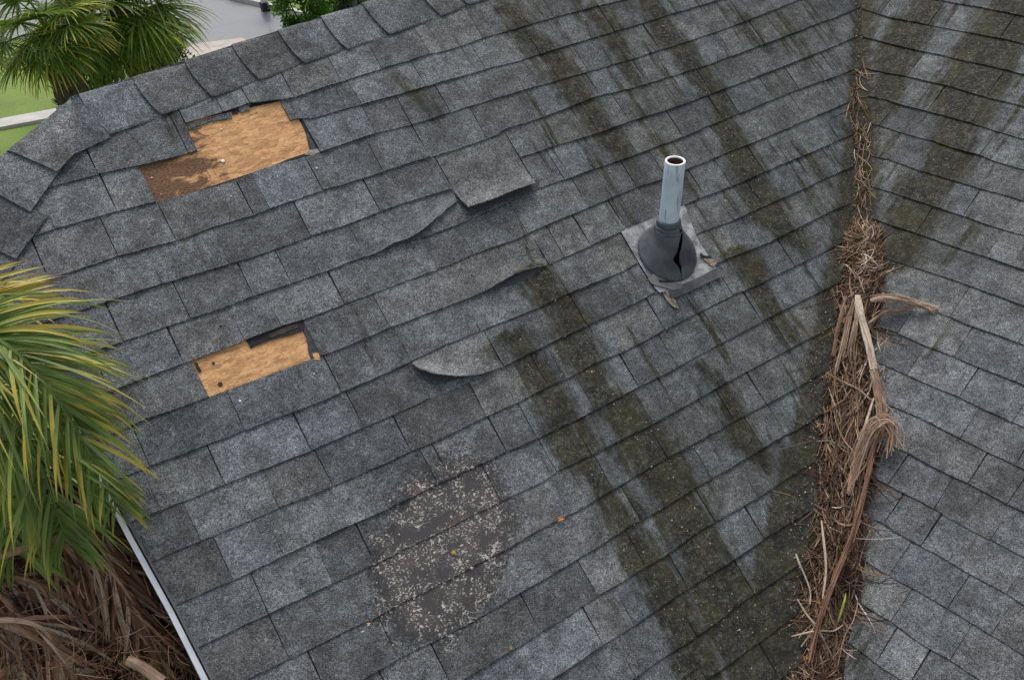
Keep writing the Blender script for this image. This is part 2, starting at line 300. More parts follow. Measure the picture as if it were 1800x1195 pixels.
# ------------------------------------------------------------------ materials
class NT:
    def __init__(s, name):
        s.m = bpy.data.materials.new(name); s.m.use_nodes = True
        s.t = s.m.node_tree; s.t.nodes.clear()
        s.out = s.t.nodes.new('ShaderNodeOutputMaterial')
        s.b = s.t.nodes.new('ShaderNodeBsdfPrincipled')
        s.t.links.new(s.b.outputs[0], s.out.inputs['Surface'])
        s.b.inputs['Specular IOR Level'].default_value = 0.3
    def put(s, sock, val):
        if isinstance(val, bpy.types.NodeSocket): s.t.links.new(val, sock)
        elif val is not None:
            if sock.type == 'RGBA' and not isinstance(val, (int, float)) and len(val) == 3: val = (*val, 1)
            sock.default_value = val
    def math(s, op, a, b=None, c=None, clamp=False):
        n = s.t.nodes.new('ShaderNodeMath'); n.operation = op; n.use_clamp = clamp
        s.put(n.inputs[0], a); s.put(n.inputs[1], b); s.put(n.inputs[2], c)
        return n.outputs[0]
    def mix(s, f, a, b, mode='MIX'):
        n = s.t.nodes.new('ShaderNodeMix'); n.data_type = 'RGBA'; n.blend_type = mode
        s.put(n.inputs[0], f); s.put(n.inputs[6], a); s.put(n.inputs[7], b)
        return n.outputs[2]
    def noise(s, vec, scale, detail=2, rough=0.5, dist=0.0, color=False):
        n = s.t.nodes.new('ShaderNodeTexNoise'); s.put(n.inputs['Vector'], vec)
        n.inputs['Scale'].default_value = scale; n.inputs['Detail'].default_value = detail
        n.inputs['Roughness'].default_value = rough; n.inputs['Distortion'].default_value = dist
        return n.outputs['Color' if color else 'Fac']
    def voro(s, vec, scale, feature='F1', out='Distance'):
        n = s.t.nodes.new('ShaderNodeTexVoronoi'); n.feature = feature; s.put(n.inputs['Vector'], vec)
        n.inputs['Scale'].default_value = scale
        return n.outputs[out]
    def rng(s, v, a, b, c=0.0, d=1.0, smooth=True):
        n = s.t.nodes.new('ShaderNodeMapRange'); n.interpolation_type = 'SMOOTHSTEP' if smooth else 'LINEAR'
        s.put(n.inputs[0], v); s.put(n.inputs[1], a); s.put(n.inputs[2], b); s.put(n.inputs[3], c); s.put(n.inputs[4], d)
        return n.outputs[0]
    def ramp(s, v, stops):
        n = s.t.nodes.new('ShaderNodeValToRGB'); s.put(n.inputs[0], v)
        e = n.color_ramp.elements
        while len(e) < len(stops): e.new(0.5)
        for el, (p, c) in zip(e, stops): el.position = p; el.color = (*c, 1)
        return n.outputs[0]
    def curve(s, v, pts):
        n = s.t.nodes.new('ShaderNodeFloatCurve'); s.put(n.inputs['Value'], v)
        c = n.mapping.curves[0]; n.mapping.use_clip = False
        pts = sorted(pts)
        while len(c.points) < len(pts): c.points.new(0.5, 0.5)
        for p, q in zip(c.points, pts): p.location = q; p.handle_type = 'VECTOR'
        n.mapping.update()
        return n.outputs[0]
    def uv(s): n = s.t.nodes.new('ShaderNodeTexCoord'); return n.outputs['UV']
    def obj(s): n = s.t.nodes.new('ShaderNodeTexCoord'); return n.outputs['Object']
    def rand(s): n = s.t.nodes.new('ShaderNodeObjectInfo'); return n.outputs['Random']
    def tint(s):
        n = s.t.nodes.new('ShaderNodeAttribute'); n.attribute_name = 'tint'
        x = s.t.nodes.new('ShaderNodeSeparateColor'); s.t.links.new(n.outputs['Color'], x.inputs[0])
        return x.outputs[0], x.outputs[1], x.outputs[2]
    def sep(s, v):
        n = s.t.nodes.new('ShaderNodeSeparateXYZ'); s.put(n.inputs[0], v); return n.outputs
    def comb(s, x, y, z=0.0):
        n = s.t.nodes.new('ShaderNodeCombineXYZ'); s.put(n.inputs[0], x); s.put(n.inputs[1], y); s.put(n.inputs[2], z); return n.outputs[0]
    def done(s, col, rough=0.9, bump=None, dist=0.002, strength=1.0, metal=None, trans=None):
        s.put(s.b.inputs['Base Color'], col); s.put(s.b.inputs['Roughness'], rough)
        if metal is not None: s.put(s.b.inputs['Metallic'], metal)
        if bump is not None:
            n = s.t.nodes.new('ShaderNodeBump'); s.put(n.inputs['Height'], bump)
            n.inputs['Distance'].default_value = dist; n.inputs['Strength'].default_value = strength
            s.t.links.new(n.outputs[0], s.b.inputs['Normal'])
        return s.m

def vnorm(v): return (v + 1.2) / 4.6            # slope coordinate, metres -> 0..1 for the curves
def shingle_material(name, second=False, clean=False):
    """Weathered asphalt shingle: ceramic granules, bleached and dark blends, algae and moss
    trails that run down the slope, and (front slope) a bald patch where the granules are gone."""
    s = NT(name)
    uv = s.uv(); x, y, _ = s.sep(uv)
    rand = s.rand()
    t = s.math('ADD', s.math('MULTIPLY', y, 1 / 4.6), 1.2 / 4.6)
    # granules
    w = s.noise(uv, 55, 2, 0.5, 0.0, True)
    wv = s.t.nodes.new('ShaderNodeVectorMath'); wv.operation = 'MULTIPLY_ADD'
    s.put(wv.inputs[0], w); wv.inputs[1].default_value = (0.010, 0.010, 0.0); s.put(wv.inputs[2], uv)
    g1 = s.noise(wv.outputs[0], 155, 3, 0.7, 1.6)
    g2 = s.noise(uv, 420, 2, 0.6)
    worm = s.math('ABSOLUTE', s.math('SUBTRACT', s.noise(uv, 95, 1, 0.5, 2.5), 0.5))
    worm = s.rng(worm, 0.004, 0.032, 1.0, 0.0)
    blend = s.noise(uv, 9, 3, 0.6)
    blotch = s.noise(uv, 26, 3, 0.65)
    gran = s.math('ADD', s.math('MULTIPLY', s.rng(g1, 0.38, 0.64), 0.72), s.math('MULTIPLY', s.rng(g2, 0.3, 0.7), 0.28))
    base = s.ramp(gran, [(0.0, (0.020, 0.0215, 0.0225)), (0.35, (0.066, 0.0705, 0.0735)), (0.7, (0.140, 0.148, 0.154)), (1.0, (0.33, 0.345, 0.355))])
    wf = s.math('MULTIPLY', worm, s.rng(blotch, 0.40, 0.65, 0.30, 0.78))
    base = s.mix(wf, base, (0.36, 0.375, 0.40))
    tone = s.math('MULTIPLY', s.rng(rand, 0, 1, 0.72, 1.24, False), s.rng(blend, 0.32, 0.68, 0.72, 1.24))
    tone = s.math('MULTIPLY', tone, s.rng(blotch, 0.3, 0.7, 0.86, 1.12))
    tn = s.t.nodes.new('ShaderNodeVectorMath'); tn.operation = 'SCALE'
    s.put(tn.inputs[0], base); s.put(tn.inputs['Scale'], tone)
    base = tn.outputs[0]
    hue = s.math('FRACT', s.math('MULTIPLY', rand, 7.31))
    base = s.mix(s.math('MULTIPLY', s.rng(hue, 0.55, 1.0), 0.7), base, s.mix(1.0, base, (0.95, 1.0, 1.07), 'MULTIPLY'))
    base = s.mix(s.math('MULTIPLY', s.rng(hue, 0.30, 0.0), 0.6), base, s.mix(1.0, base, (1.05, 1.0, 0.93), 'MULTIPLY'))
    rough = 0.92
    bump = s.math('ADD', s.math('MULTIPLY', g1, 1.0), s.math('MULTIPLY', blotch, 1.1))
    if not clean:
        ux = s.math('ADD', x, s.math('MULTIPLY', s.math('SUBTRACT', rand, 0.5), 0.05))
        wob = s.math('MULTIPLY', s.math('SUBTRACT', s.noise(uv, 5, 3, 0.6), 0.5), 0.10)
        ux = s.math('ADD', ux, wob)
        d = None
        for c0, line, wid in (MOSS_LINES2 if second else MOSS_LINES1):
            cx = s.curve(t, [(vnorm(v), u - c0 + 0.5) for u, v in line])
            v0, v1 = min(q[1] for q in line), max(q[1] for q in line)
            wd = s.curve(t, [(vnorm(v0) - 0.05, -0.3), (vnorm(v0), wid[-1])] + [(vnorm(lerp(v1, v0, k / (len(wid) - 1))), wid[k]) for k in range(1, len(wid) - 1)] + [(vnorm(v1), wid[0]), (vnorm(v1) + 0.02, -0.3)])
            dd = s.math('SUBTRACT', wd, s.math('ABSOLUTE', s.math('SUBTRACT', s.math('SUBTRACT', ux, c0 - 0.5), cx)))
            d = dd if d is None else s.math('MAXIMUM', d, dd)
        # growth along the valley
        pts = VAL_R if second else VAL_L
        a, b = pts[2], pts[-2]
        sl = (b[0] - a[0]) / (b[1] - a[1])
        vl = s.math('ADD', s.math('MULTIPLY', y, sl), a[0] - sl * a[1])
        dist = s.math('ABSOLUTE', s.math('SUBTRACT', x, vl))
        if second: vw = s.curve(t, [(0, 0.0), (vnorm(0.2), 0.00), (vnorm(1.3), 0.0), (vnorm(1.6), 0.09), (vnorm(2.2), 0.07), (vnorm(3.0), 0.03), (1, 0.02)])
        else: vw = s.curve(t, [(0, 0.40), (vnorm(-0.45), 0.26), (vnorm(-0.2), 0.17), (vnorm(0.2), 0.09), (vnorm(0.5), 0.06), (vnorm(0.9), 0.05), (vnorm(1.6), 0.12), (1, 0.10)])
        d = s.math('ADD', s.math('MAXIMUM', d, s.math('SUBTRACT', vw, dist)), 0.010)
        nz = s.noise(uv, 20, 4, 0.7)
        patch = s.noise(uv, 75, 3, 0.65)
        stretch = s.noise(s.comb(s.math('MULTIPLY', x, 42), s.math('MULTIPLY', y, 7)), 1.0, 3, 0.6)
        dn = s.math('ADD', d, s.math('MULTIPLY', s.math('SUBTRACT', stretch, 0.5), 0.17))
        dn = s.math('ADD', dn, s.math('MULTIPLY', s.math('SUBTRACT', nz, 0.5), 0.05))
        # thin secondary runs below the wetter part of the roof
        run = s.noise(s.comb(s.math('ADD', s.math('MULTIPLY', x, 15), s.math('MULTIPLY', rand, 0.7)), s.math('MULTIPLY', y, 1.7)), 1.0, 4, 0.7)
        wet = s.rng(x, -3.5, -2.0, 1, 1) if second else s.rng(s.math('ADD', x, s.math('MULTIPLY', y, 0.0)), 1.15, 2.3, -0.05, 1.0)
        if second: wet = s.rng(y, 1.2, 2.4, -0.1, 1.0)
        dn = s.math('MAXIMUM', dn, s.math('SUBTRACT', s.math('MULTIPLY', s.math('ADD', run, s.math('MULTIPLY', wet, 0.10)), 0.6), 0.405))
        m = s.math('MULTIPLY', s.rng(s.math('ADD', dn, s.math('MULTIPLY', s.math('SUBTRACT', g1, 0.5), 0.06)), -0.022, 0.042), s.rng(s.noise(uv, 12, 3, 0.7), 0.30, 0.50, 0.82, 1.0))
        halo = s.math('MAXIMUM', s.rng(dn, -0.09, 0.02), s.math('MULTIPLY', wet, 0.75))
        thin = s.rng(patch, 0.42, 0.66, 1.0, 0.62)
        olive = s.mix(s.rng(s.noise(uv, 8, 3, 0.6), 0.42, 0.62), (0.014, 0.0125, 0.0085), (0.033, 0.029, 0.0105))
        olive = s.mix(s.rng(g1, 0.5, 0.78), olive, (0.070, 0.064, 0.045))
        base = s.mix(s.math('MULTIPLY', halo, 0.5), base, s.mix(1.0, base, (0.66, 0.64, 0.52), 'MULTIPLY'))
        base = s.mix(s.math('MULTIPLY', m, thin), base, olive)
        lichen = s.math('MAXIMUM', s.rng(s.noise(uv, 130, 2, 0.5), 0.68, 0.72), s.math('MULTIPLY', worm, s.math('MULTIPLY', s.rng(blotch, 0.45, 0.62), 0.6)))
        base = s.mix(s.math('MULTIPLY', s.math('MULTIPLY', lichen, m), 0.65), base, (0.42, 0.42, 0.30))
        bump = s.math('ADD', bump, s.math('MULTIPLY', s.math('MULTIPLY', m, patch), 2.0))
        if not second:
            # bald, blistered patch
            bx = s.math('SUBTRACT', x, 0.750); by = s.math('SUBTRACT', y, 0.085)
            ra = s.math('ADD', s.math('MULTIPLY', bx, 0.80), s.math('MULTIPLY', by, 0.60))
            rb = s.math('SUBTRACT', s.math('MULTIPLY', by, 0.80), s.math('MULTIPLY', bx, 0.60))
            e = s.math('SQRT', s.math('ADD', s.math('POWER', s.math('DIVIDE', ra, 0.29), 2), s.math('POWER', s.math('DIVIDE', rb, 0.195), 2)))
            e = s.math('ADD', e, s.math('MULTIPLY', s.math('SUBTRACT', s.noise(uv, 14, 4, 0.7), 0.5), 0.9))
            e = s.math('ADD', e, s.math('MULTIPLY', s.math('SUBTRACT', g1, 0.5), 0.7))
            bald = s.rng(e, 1.22, 0.88)
            rim = s.rng(e, 1.45, 0.95)
            chip = s.math('MULTIPLY', s.rng(s.noise(wv.outputs[0], 62, 2, 0.6, 2.2), 0.565, 0.595), s.rng(s.noise(uv, 15, 3, 0.6), 0.39, 0.54))
            felt = s.mix(s.rng(s.noise(uv, 15, 3, 0.6), 0.4, 0.65), (0.068, 0.064, 0.065), (0.100, 0.088, 0.083))
            felt = s.mix(s.math('MULTIPLY', s.rng(g1, 0.55, 0.8), 0.5), felt, (0.12, 0.11, 0.11))
            felt = s.mix(s.math('MULTIPLY', s.rng(s.noise(uv, 11, 2, 0.5), 0.60, 0.70), s.math('MULTIPLY', s.rng(g1, 0.5, 0.6), 0.7)), felt, (0.17, 0.12, 0.085))
            felt = s.mix(chip, felt, (0.55, 0.52, 0.48))
            base = s.mix(s.math('MULTIPLY', rim, s.rng(patch, 0.45, 0.55)), base, s.mix(1.0, base, (0.55, 0.53, 0.54), 'MULTIPLY'))
            base = s.mix(bald, base, felt)
            strayc = s.math('MULTIPLY', chip, s.rng(e, 1.35, 1.05))
            base = s.mix(s.math('MULTIPLY', strayc, 0.55), base, (0.50, 0.48, 0.45))
            bump = s.math('ADD', bump, s.math('MULTIPLY', bald, s.math('SUBTRACT', s.math('MULTIPLY', chip, 2.5), 3.0)))
    return s.done(base, rough, bump, 0.0022, 0.8)

def simple(name, col, rough=0.8, var=0.25, scale=20, bump=0.0, metal=None, col2=None, spec=0.3):
    s = NT(name); o = s.obj()
    n = s.noise(o, scale, 4, 0.6)
    c2 = col2 or tuple(min(1, c * (1 + var)) for c in col)
    c1 = tuple(c * (1 - var) for c in col) if not col2 else col
    s.b.inputs['Specular IOR Level'].default_value = spec
    return s.done(s.mix(s.rng(n, 0.3, 0.7), c1, c2), rough, n if bump else None, bump or 0.001, 1.0, metal)

def leaf_material(name, green, yellow, amount=0.5, trans=0.35, spec=0.4):
    s = NT(name); r, q, b = s.tint()
    n = s.noise(s.obj(), 9, 3)
    st = s.noise(s.comb(s.math('MULTIPLY', s.sep(s.uv())[0], 9), s.math('MULTIPLY', q, 1.5), r), 1, 2)
    c = s.mix(s.rng(n, 0.3, 0.7), tuple(g * 0.75 for g in green), tuple(g * 1.35 for g in green))
    c = s.mix(s.math('MULTIPLY', s.rng(st, 0.45, 0.7), 0.35), c, tuple(g * 1.9 for g in green))
    f = s.rng(s.math('ADD', s.math('MULTIPLY', q, 0.55), s.math('SUBTRACT', r, 0.55)), 0.25, 0.62)
    c = s.mix(s.math('MULTIPLY', f, amount), c, yellow)
    f2 = s.rng(s.math('ADD', q, s.math('MULTIPLY', r, 0.35)), 1.10, 1.28)
    c = s.mix(f2, c, (0.22, 0.15, 0.09))
    s.b.inputs['Specular IOR Level'].default_value = spec
    m = s.done(c, 0.45)
    tr = s.t.nodes.new('ShaderNodeBsdfTranslucent'); s.put(tr.inputs['Color'], c)
    mx = s.t.nodes.new('ShaderNodeMixShader'); mx.inputs[0].default_value = trans
    s.t.links.new(s.b.outputs[0], mx.inputs[1]); s.t.links.new(tr.outputs[0], mx.inputs[2]); s.t.links.new(mx.outputs[0], s.out.inputs['Surface'])
    return m
def dead_material(name, stops):
    s = NT(name); r, q, b = s.tint()
    uvx, uvy, _ = s.sep(s.uv())
    fib = s.noise(s.comb(s.math('MULTIPLY', uvx, 14), s.math('MULTIPLY', uvy, 2.0), s.math('MULTIPLY', r, 31)), 1, 3)
    c = s.ramp(r, stops)
    c = s.mix(1.0, c, s.mix(s.rng(fib, 0.3, 0.7), (0.6, 0.58, 0.56), (1.35, 1.33, 1.3)), 'MULTIPLY')
    c = s.mix(s.math('MULTIPLY', s.rng(s.noise(s.obj(), 30, 3), 0.5, 0.7), 0.4), c, (0.09, 0.06, 0.045))
    return s.done(c, 0.8, fib, 0.0006, 0.6)

def streak(c0, line, wid): return (c0, line, wid)
MOSS_LINES1 = [
    (2.08, MOSS_a, [0.035, 0.06, 0.075, 0.07, 0.06, 0.03]), (2.42, MOSS_b, [0.04, 0.045, 0.04, 0.02]),
    (2.70, MOSS_c, [0.05, 0.07, 0.07, 0.05, 0.06, 0.09, 0.09, 0.06]), (3.12, MOSS_e, [0.03, 0.02]),
    (1.56, MOSS_f + [(1.54, -1.15)], [0.06, 0.08, 0.07, 0.08, 0.10, 0.10, 0.12, 0.11, 0.10, 0.10]), (1.34, MOSS_g + [(1.34, -1.15)], [0.04, 0.05, 0.07, 0.04, 0.06, 0.09, 0.08, 0.04, 0.03]),
    (1.97, MOSS_h, [0.03, 0.05, 0.07, 0.02]), (2.41, MOSS_i, [0.06, 0.05, 0.03]), (1.45, MOSS_j, [0.005, 0.02, 0.005]),
]
MOSS_LINES2 = [
    (-1.81, MOSS2_a, [0.08, 0.11, 0.09, 0.07]), (-1.40, MOSS2_b, [0.12, 0.13, 0.14, 0.11, 0.10, 0.10, 0.06]),
]
M_SH1 = shingle_material('asphalt_shingle_front')
M_SH2 = shingle_material('asphalt_shingle_side', second=True)
M_CAP = shingle_material('asphalt_shingle_cap', clean=True)

def osb_material():
    s = NT('sheathing_board'); uv = s.uv(); x, y, _ = s.sep(uv)
    g = s.noise(s.comb(s.math('MULTIPLY', x, 25), s.math('MULTIPLY', y, 60)), 1, 4, 0.65, 0.6)
    f = s.noise(s.comb(s.math('MULTIPLY', x, 90), s.math('MULTIPLY', y, 210)), 1, 3, 0.6)
    c = s.mix(s.rng(g, 0.3, 0.7), (0.53, 0.285, 0.125), (0.67, 0.40, 0.20))
    c = s.mix(s.math('MULTIPLY', s.rng(f, 0.50, 0.66), 0.6), c, (0.27, 0.135, 0.06))
    sv = s.t.nodes.new('ShaderNodeVectorMath'); sv.operation = 'MULTIPLY_ADD'
    s.put(sv.inputs[0], s.noise(uv, 30, 2, 0.5, 0, True)); sv.inputs[1].default_value = (0.9, 0.9, 0); s.put(sv.inputs[2], s.comb(s.math('MULTIPLY', x, 26), s.math('MULTIPLY', y, 85)))
    vc = s.sep(s.voro(sv.outputs[0], 1.0, 'F1', 'Color'))[0]
    c = s.mix(1.0, c, s.mix(vc, (0.74, 0.70, 0.66), (1.22, 1.22, 1.2)), 'MULTIPLY')
    st = s.noise(s.comb(s.math('MULTIPLY', x, 11), s.math('MULTIPLY', y, 22)), 1, 4, 0.7, 1.0)
    a = s.rng(x, 0.42, 0.85, 0.40, 0.0); a = s.math('MULTIPLY', a, s.rng(y, 1.3, 1.4))         # damp stain at the left of the large hole
    b = s.math('MULTIPLY', s.rng(x, 0.70, 0.95, 0, 0.16), s.rng(y, 1.62, 1.80))
    stain = s.rng(s.math('ADD', st, s.math('ADD', a, b)), 0.66, 0.82)
    c = s.mix(s.math('MULTIPLY', stain, 0.9), c, s.mix(s.rng(f, 0.4, 0.6), (0.030, 0.022, 0.018), (0.17, 0.085, 0.045)))
    crk = s.rng(s.voro(s.comb(s.math('MULTIPLY', x, 14), s.math('MULTIPLY', y, 26)), 1.0, 'DISTANCE_TO_EDGE'), 0.0, 0.035, 1, 0)
    c = s.mix(s.math('MULTIPLY', s.math('MULTIPLY', crk, 0.25), s.rng(st, 0.46, 0.6)), c, (0.16, 0.08, 0.04))
    return s.done(c, 0.85, s.math('ADD', f, s.math('MULTIPLY', g, 2)), 0.0012, 0.7)
M_OSB = osb_material()
M_FELT = simple('roofing_felt', (0.020, 0.020, 0.022), 0.8, 0.4, 60, 0.001)
M_FELT_W = simple('weathered_felt', (0.055, 0.058, 0.066), 0.85, 0.4, 60, 0.001)
M_PAPER = simple('torn_paper', (0.30, 0.27, 0.24), 0.85, 0.35, 60, 0.001)
M_WHITE = simple('white_trim', (0.62, 0.65, 0.70), 0.5, 0.10, 12)
M_WALL = simple('stucco', (0.52, 0.49, 0.44), 0.9, 0.08, 60, 0.002)
M_MOULD = simple('leaf_mould', (0.010, 0.007, 0.005), 0.95, 0.5, 70, 0.006, col2=(0.035, 0.024, 0.014))
M_NAIL = simple('galvanised_nail', (0.62, 0.62, 0.62), 0.45, 0.1, 40, metal=0.3)
M_RUST = simple('rusty_nail', (0.045, 0.035, 0.03), 0.7, 0.3, 60)

# ------------------------------------------------------------------ the house: slopes, deck, walls
EXPO = 0.143
C1 = [(sorted(p), sorted(j)) for p, j in COURSE1]
for k in range(1, 5):                                   # courses below the picture
    base = COURSE1[-1][0]
    C1.append(([(u_, v_ - EXPO * k) for u_, v_ in [(-0.06, -0.72), (1.0, -0.715), (1.85, -0.705)]],
               [q * 0.27 - 0.02 + rnd(-0.04, 0.04) for q in range(1, 8)]))
# fill in joints where the picture does not show them (left under the palm, right beyond the frame)
def left1(v):
    if v < 1.5: return by_v(RAKE, v)
    return poly([(1.5, -0.143), (1.84, -0.14), (1.93, 0.02), (2.06, 0.27), (2.2, 0.5)], v)
def right1(v): return by_v(VAL_L, v) if v < 1.42 else 3.824 + (v - 1.424) * 0.95
def left2(v): return by_v(VAL_R, v) if v > 0.29 else poly([(0.286, -0.659), (-1.2, -0.02)], v)

house = thing('house', (1.5, 2.0, 0.0), 'house with an old grey shingle roof, mossy and storm damaged, seen from above', 'house')

# intersection of the two slopes expressed on each
def uv_on(p, O, U, V): return ((p - O).dot(U), (p - O).dot(V))
va1, vb1 = uv_on(VALLEY_A, O1, U1, V1), uv_on(VALLEY_B, O1, U1, V1)
va2, vb2 = uv_on(VALLEY_A, O2, U2, V2), uv_on(VALLEY_B, O2, U2, V2)
def val1(v): return poly([(va1[1], va1[0]), (vb1[1], vb1[0])], v)
def val2(v): return poly([(va2[1], va2[0]), (vb2[1], vb2[0])], v)

def ridge_v(u): return poly([(p[0], p[1]) for p in CREST], u)
V_TOP, V_BOT = 2.1, -1.25
def deck(name, outline, P, mat, parent, th=0.014):
    b = MB()
    n = len(outline)
    top = [b.vert(P(u, v, 0), (u, v)) for u, v in outline]
    bot = [b.vert(P(u, v, -th), (u, v)) for u, v in outline]
    b.f.append(tuple(top)); b.f.append(tuple(reversed(bot)))
    for i in range(n): b.f.append((top[i], bot[i], bot[(i + 1) % n], top[(i + 1) % n]))
    return b.build(name, mat, parent)
def ucross():                                            # where the valley meets the main ridge
    u = 4.3
    for _ in range(20): u = val1(ridge_v(u))
    return u
UR = ucross()
front = deck('front_roof_slope', [(left1(V_BOT) + 0.014, V_BOT), (left1(0.5) + 0.014, 0.5), (left1(1.5) + 0.014, 1.5), (-0.125, 1.84), (0.276, 2.058), (0.885, 2.105), (1.446, 2.142), (UR, ridge_v(UR)), (val1(V_BOT), V_BOT)], P1, M_OSB, house)
V2T = 3.75
side = deck('side_roof_slope', [(val2(V_BOT), V_BOT), (4.2, V_BOT), (4.2, V2T), (val2(V2T), V2T)], P2, M_OSB, house)
# far slopes behind the ridges
VB = Vector((0, 0.805, -0.593)); NB = Vector((0, 0.593, 0.805))
bk = MB()
A0, A1_ = P1(0.276, 2.058, 0.004), P1(UR + 1.2, ridge_v(UR + 1.2), 0.004)
G = [[lerp(A0, A1_, i / 8) + VB * (j * 0.143) + NB * (0.004 * (1 if k == 0 else -0.5)) for j, k in [(0, 0)] + [(q // 2 + 1, q % 2) for q in range(56)]] for i in range(9)]
bk.sheet(G, 0.01, UV=[[(i * 0.5 + 6, -j * 0.07) for j in range(57)] for i in range(9)], bottom=False, nrm=Vector((0, 0.5, 1)))
bk.build('back_roof_slope', M_CAP, house)
hp = MB()
h0, h1_, h2_ = P1(0.276, 2.058), P1(-0.14, 1.84), P1(0.276, 2.058) + VB * 0.3
h2_.x -= 0.42
h2_ = h1_ + Vector((0.02, 0.25, -0.55)); h0b = h0 + Vector((0.0, 0.25, -0.45))
GG = [[h1_.lerp(h2_, j / 6).lerp(h0.lerp(h0b, j / 6), i / 8) for j in range(7)] for i in range(9)]
hp.sheet(GG, 0.01, UV=[[(j * 0.12 + 8, i * 0.06) for j in range(7)] for i in range(9)], bottom=False, nrm=Vector((-1, 0, 1)))
hp.build('hip_end_slope', M_CAP, house)
top2 = P2(0, V2T)
b2 = MB()
W2 = Vector((0.843434, 0.167226, -0.510544))
G = [[P2(uu, V2T, 0.004) + W2 * (j * 0.5) for j in range(9)] for uu in (-4.5, -2.5, -0.5, 1.5, 4.2)]
b2.sheet(G, 0.01, UV=[[(i + 6, j * 0.5) for j in range(9)] for i in range(5)], bottom=False, nrm=Vector((0, 0, 1)))
b2.build('back_roof_slope', M_CAP, house)

# ---- single shingles
def tab(P, N, u0, u1, vbot, vtop, mat, parent, cfn=None, hb=0.0090, ht=0.004, over=0.03, jag=0.0016, nx=4, off=0.0, tilt=None, name='shingle', lo=None, ro=None):
    """one shingle tab: u0(v), u1(v) give its sides, vbot(u) and vtop(u) the course lines"""
    b = MB(); G, UV = [], []
    lift = rnd(-0.0012, 0.0022)
    sideA, sideB = rnd(-0.0005, 0.0012), rnd(-0.0005, 0.0012)
    sk0, sk1 = rnd(-0.004, 0.004), rnd(-0.004, 0.004)
    for i in range(nx + 1):
        r = i / nx; gc, uc = [], []
        um = lerp(u0(vbot(u0(0))), u1(vbot(u1(0))), r)
        vb_, vt_ = vbot(um), vtop(um)
        j0 = rnd(-jag, jag)
        for k, tt in enumerate((0.0, 0.5, 1.0, 1.0)):
            v = lerp(vb_, vt_, tt) + (j0 if k == 0 else 0) + ((over(um) if callable(over) else over) + rnd(-0.0025, 0.0025) if k == 3 else 0)
            a, c = u0(v) + (sk0 * tt if i == 0 else 0), u1(v) + (sk1 * tt if i == nx else 0)
            u = lerp(a, c, r)
            h = (lerp(hb + lift + lerp(sideA, sideB, r), ht + 0.5 * lerp(sideA, sideB, r), tt) if k < 3 else ht - 0.0016) + (rnd(-0.0006, 0.0006) if k < 2 else 0)
            gc.append(P(u, v, h)); uc.append((u + off, v))
        G.append(gc); UV.append(uc)
    b.sheet(G, 0.0046, UV=UV, bottom=False, nrm=N)
    return b.build(name, mat, parent)

GAP = 0.0012
def row(P, N, joints, lf, rf, vbot, vtop, mat, parent, skip=(), only=None, **kw):
    js = []
    for j in sorted(joints):
        if not js or j - js[-1] > 0.012: js.append(j)
    edges = [lf] + [(lambda v, q=q: q) for q in js] + [rf]
    for a in range(len(edges) - 1):
        vm = vbot(edges[a](0.5) if a else js[0] if js else 0)
        ua, ub = edges[a](vm), edges[a + 1](vm)
        if ub - ua < 0.006: continue
        mid = (ua + ub) / 2
        if any(s0 < mid < s1 for s0, s1 in skip): continue
        k2 = dict(kw)
        g = GAP
        if P is P1 and 0.45 < mid < 1.06 and -0.20 < vm < 0.20: g = 0.0003; k2['hb'] = 0.0078; k2['jag'] = 0.003
        tab(P, N, (lambda v, f=edges[a]: f(v) + g), (lambda v, f=edges[a + 1]: f(v) - g), vbot, vtop, mat, parent, **k2)

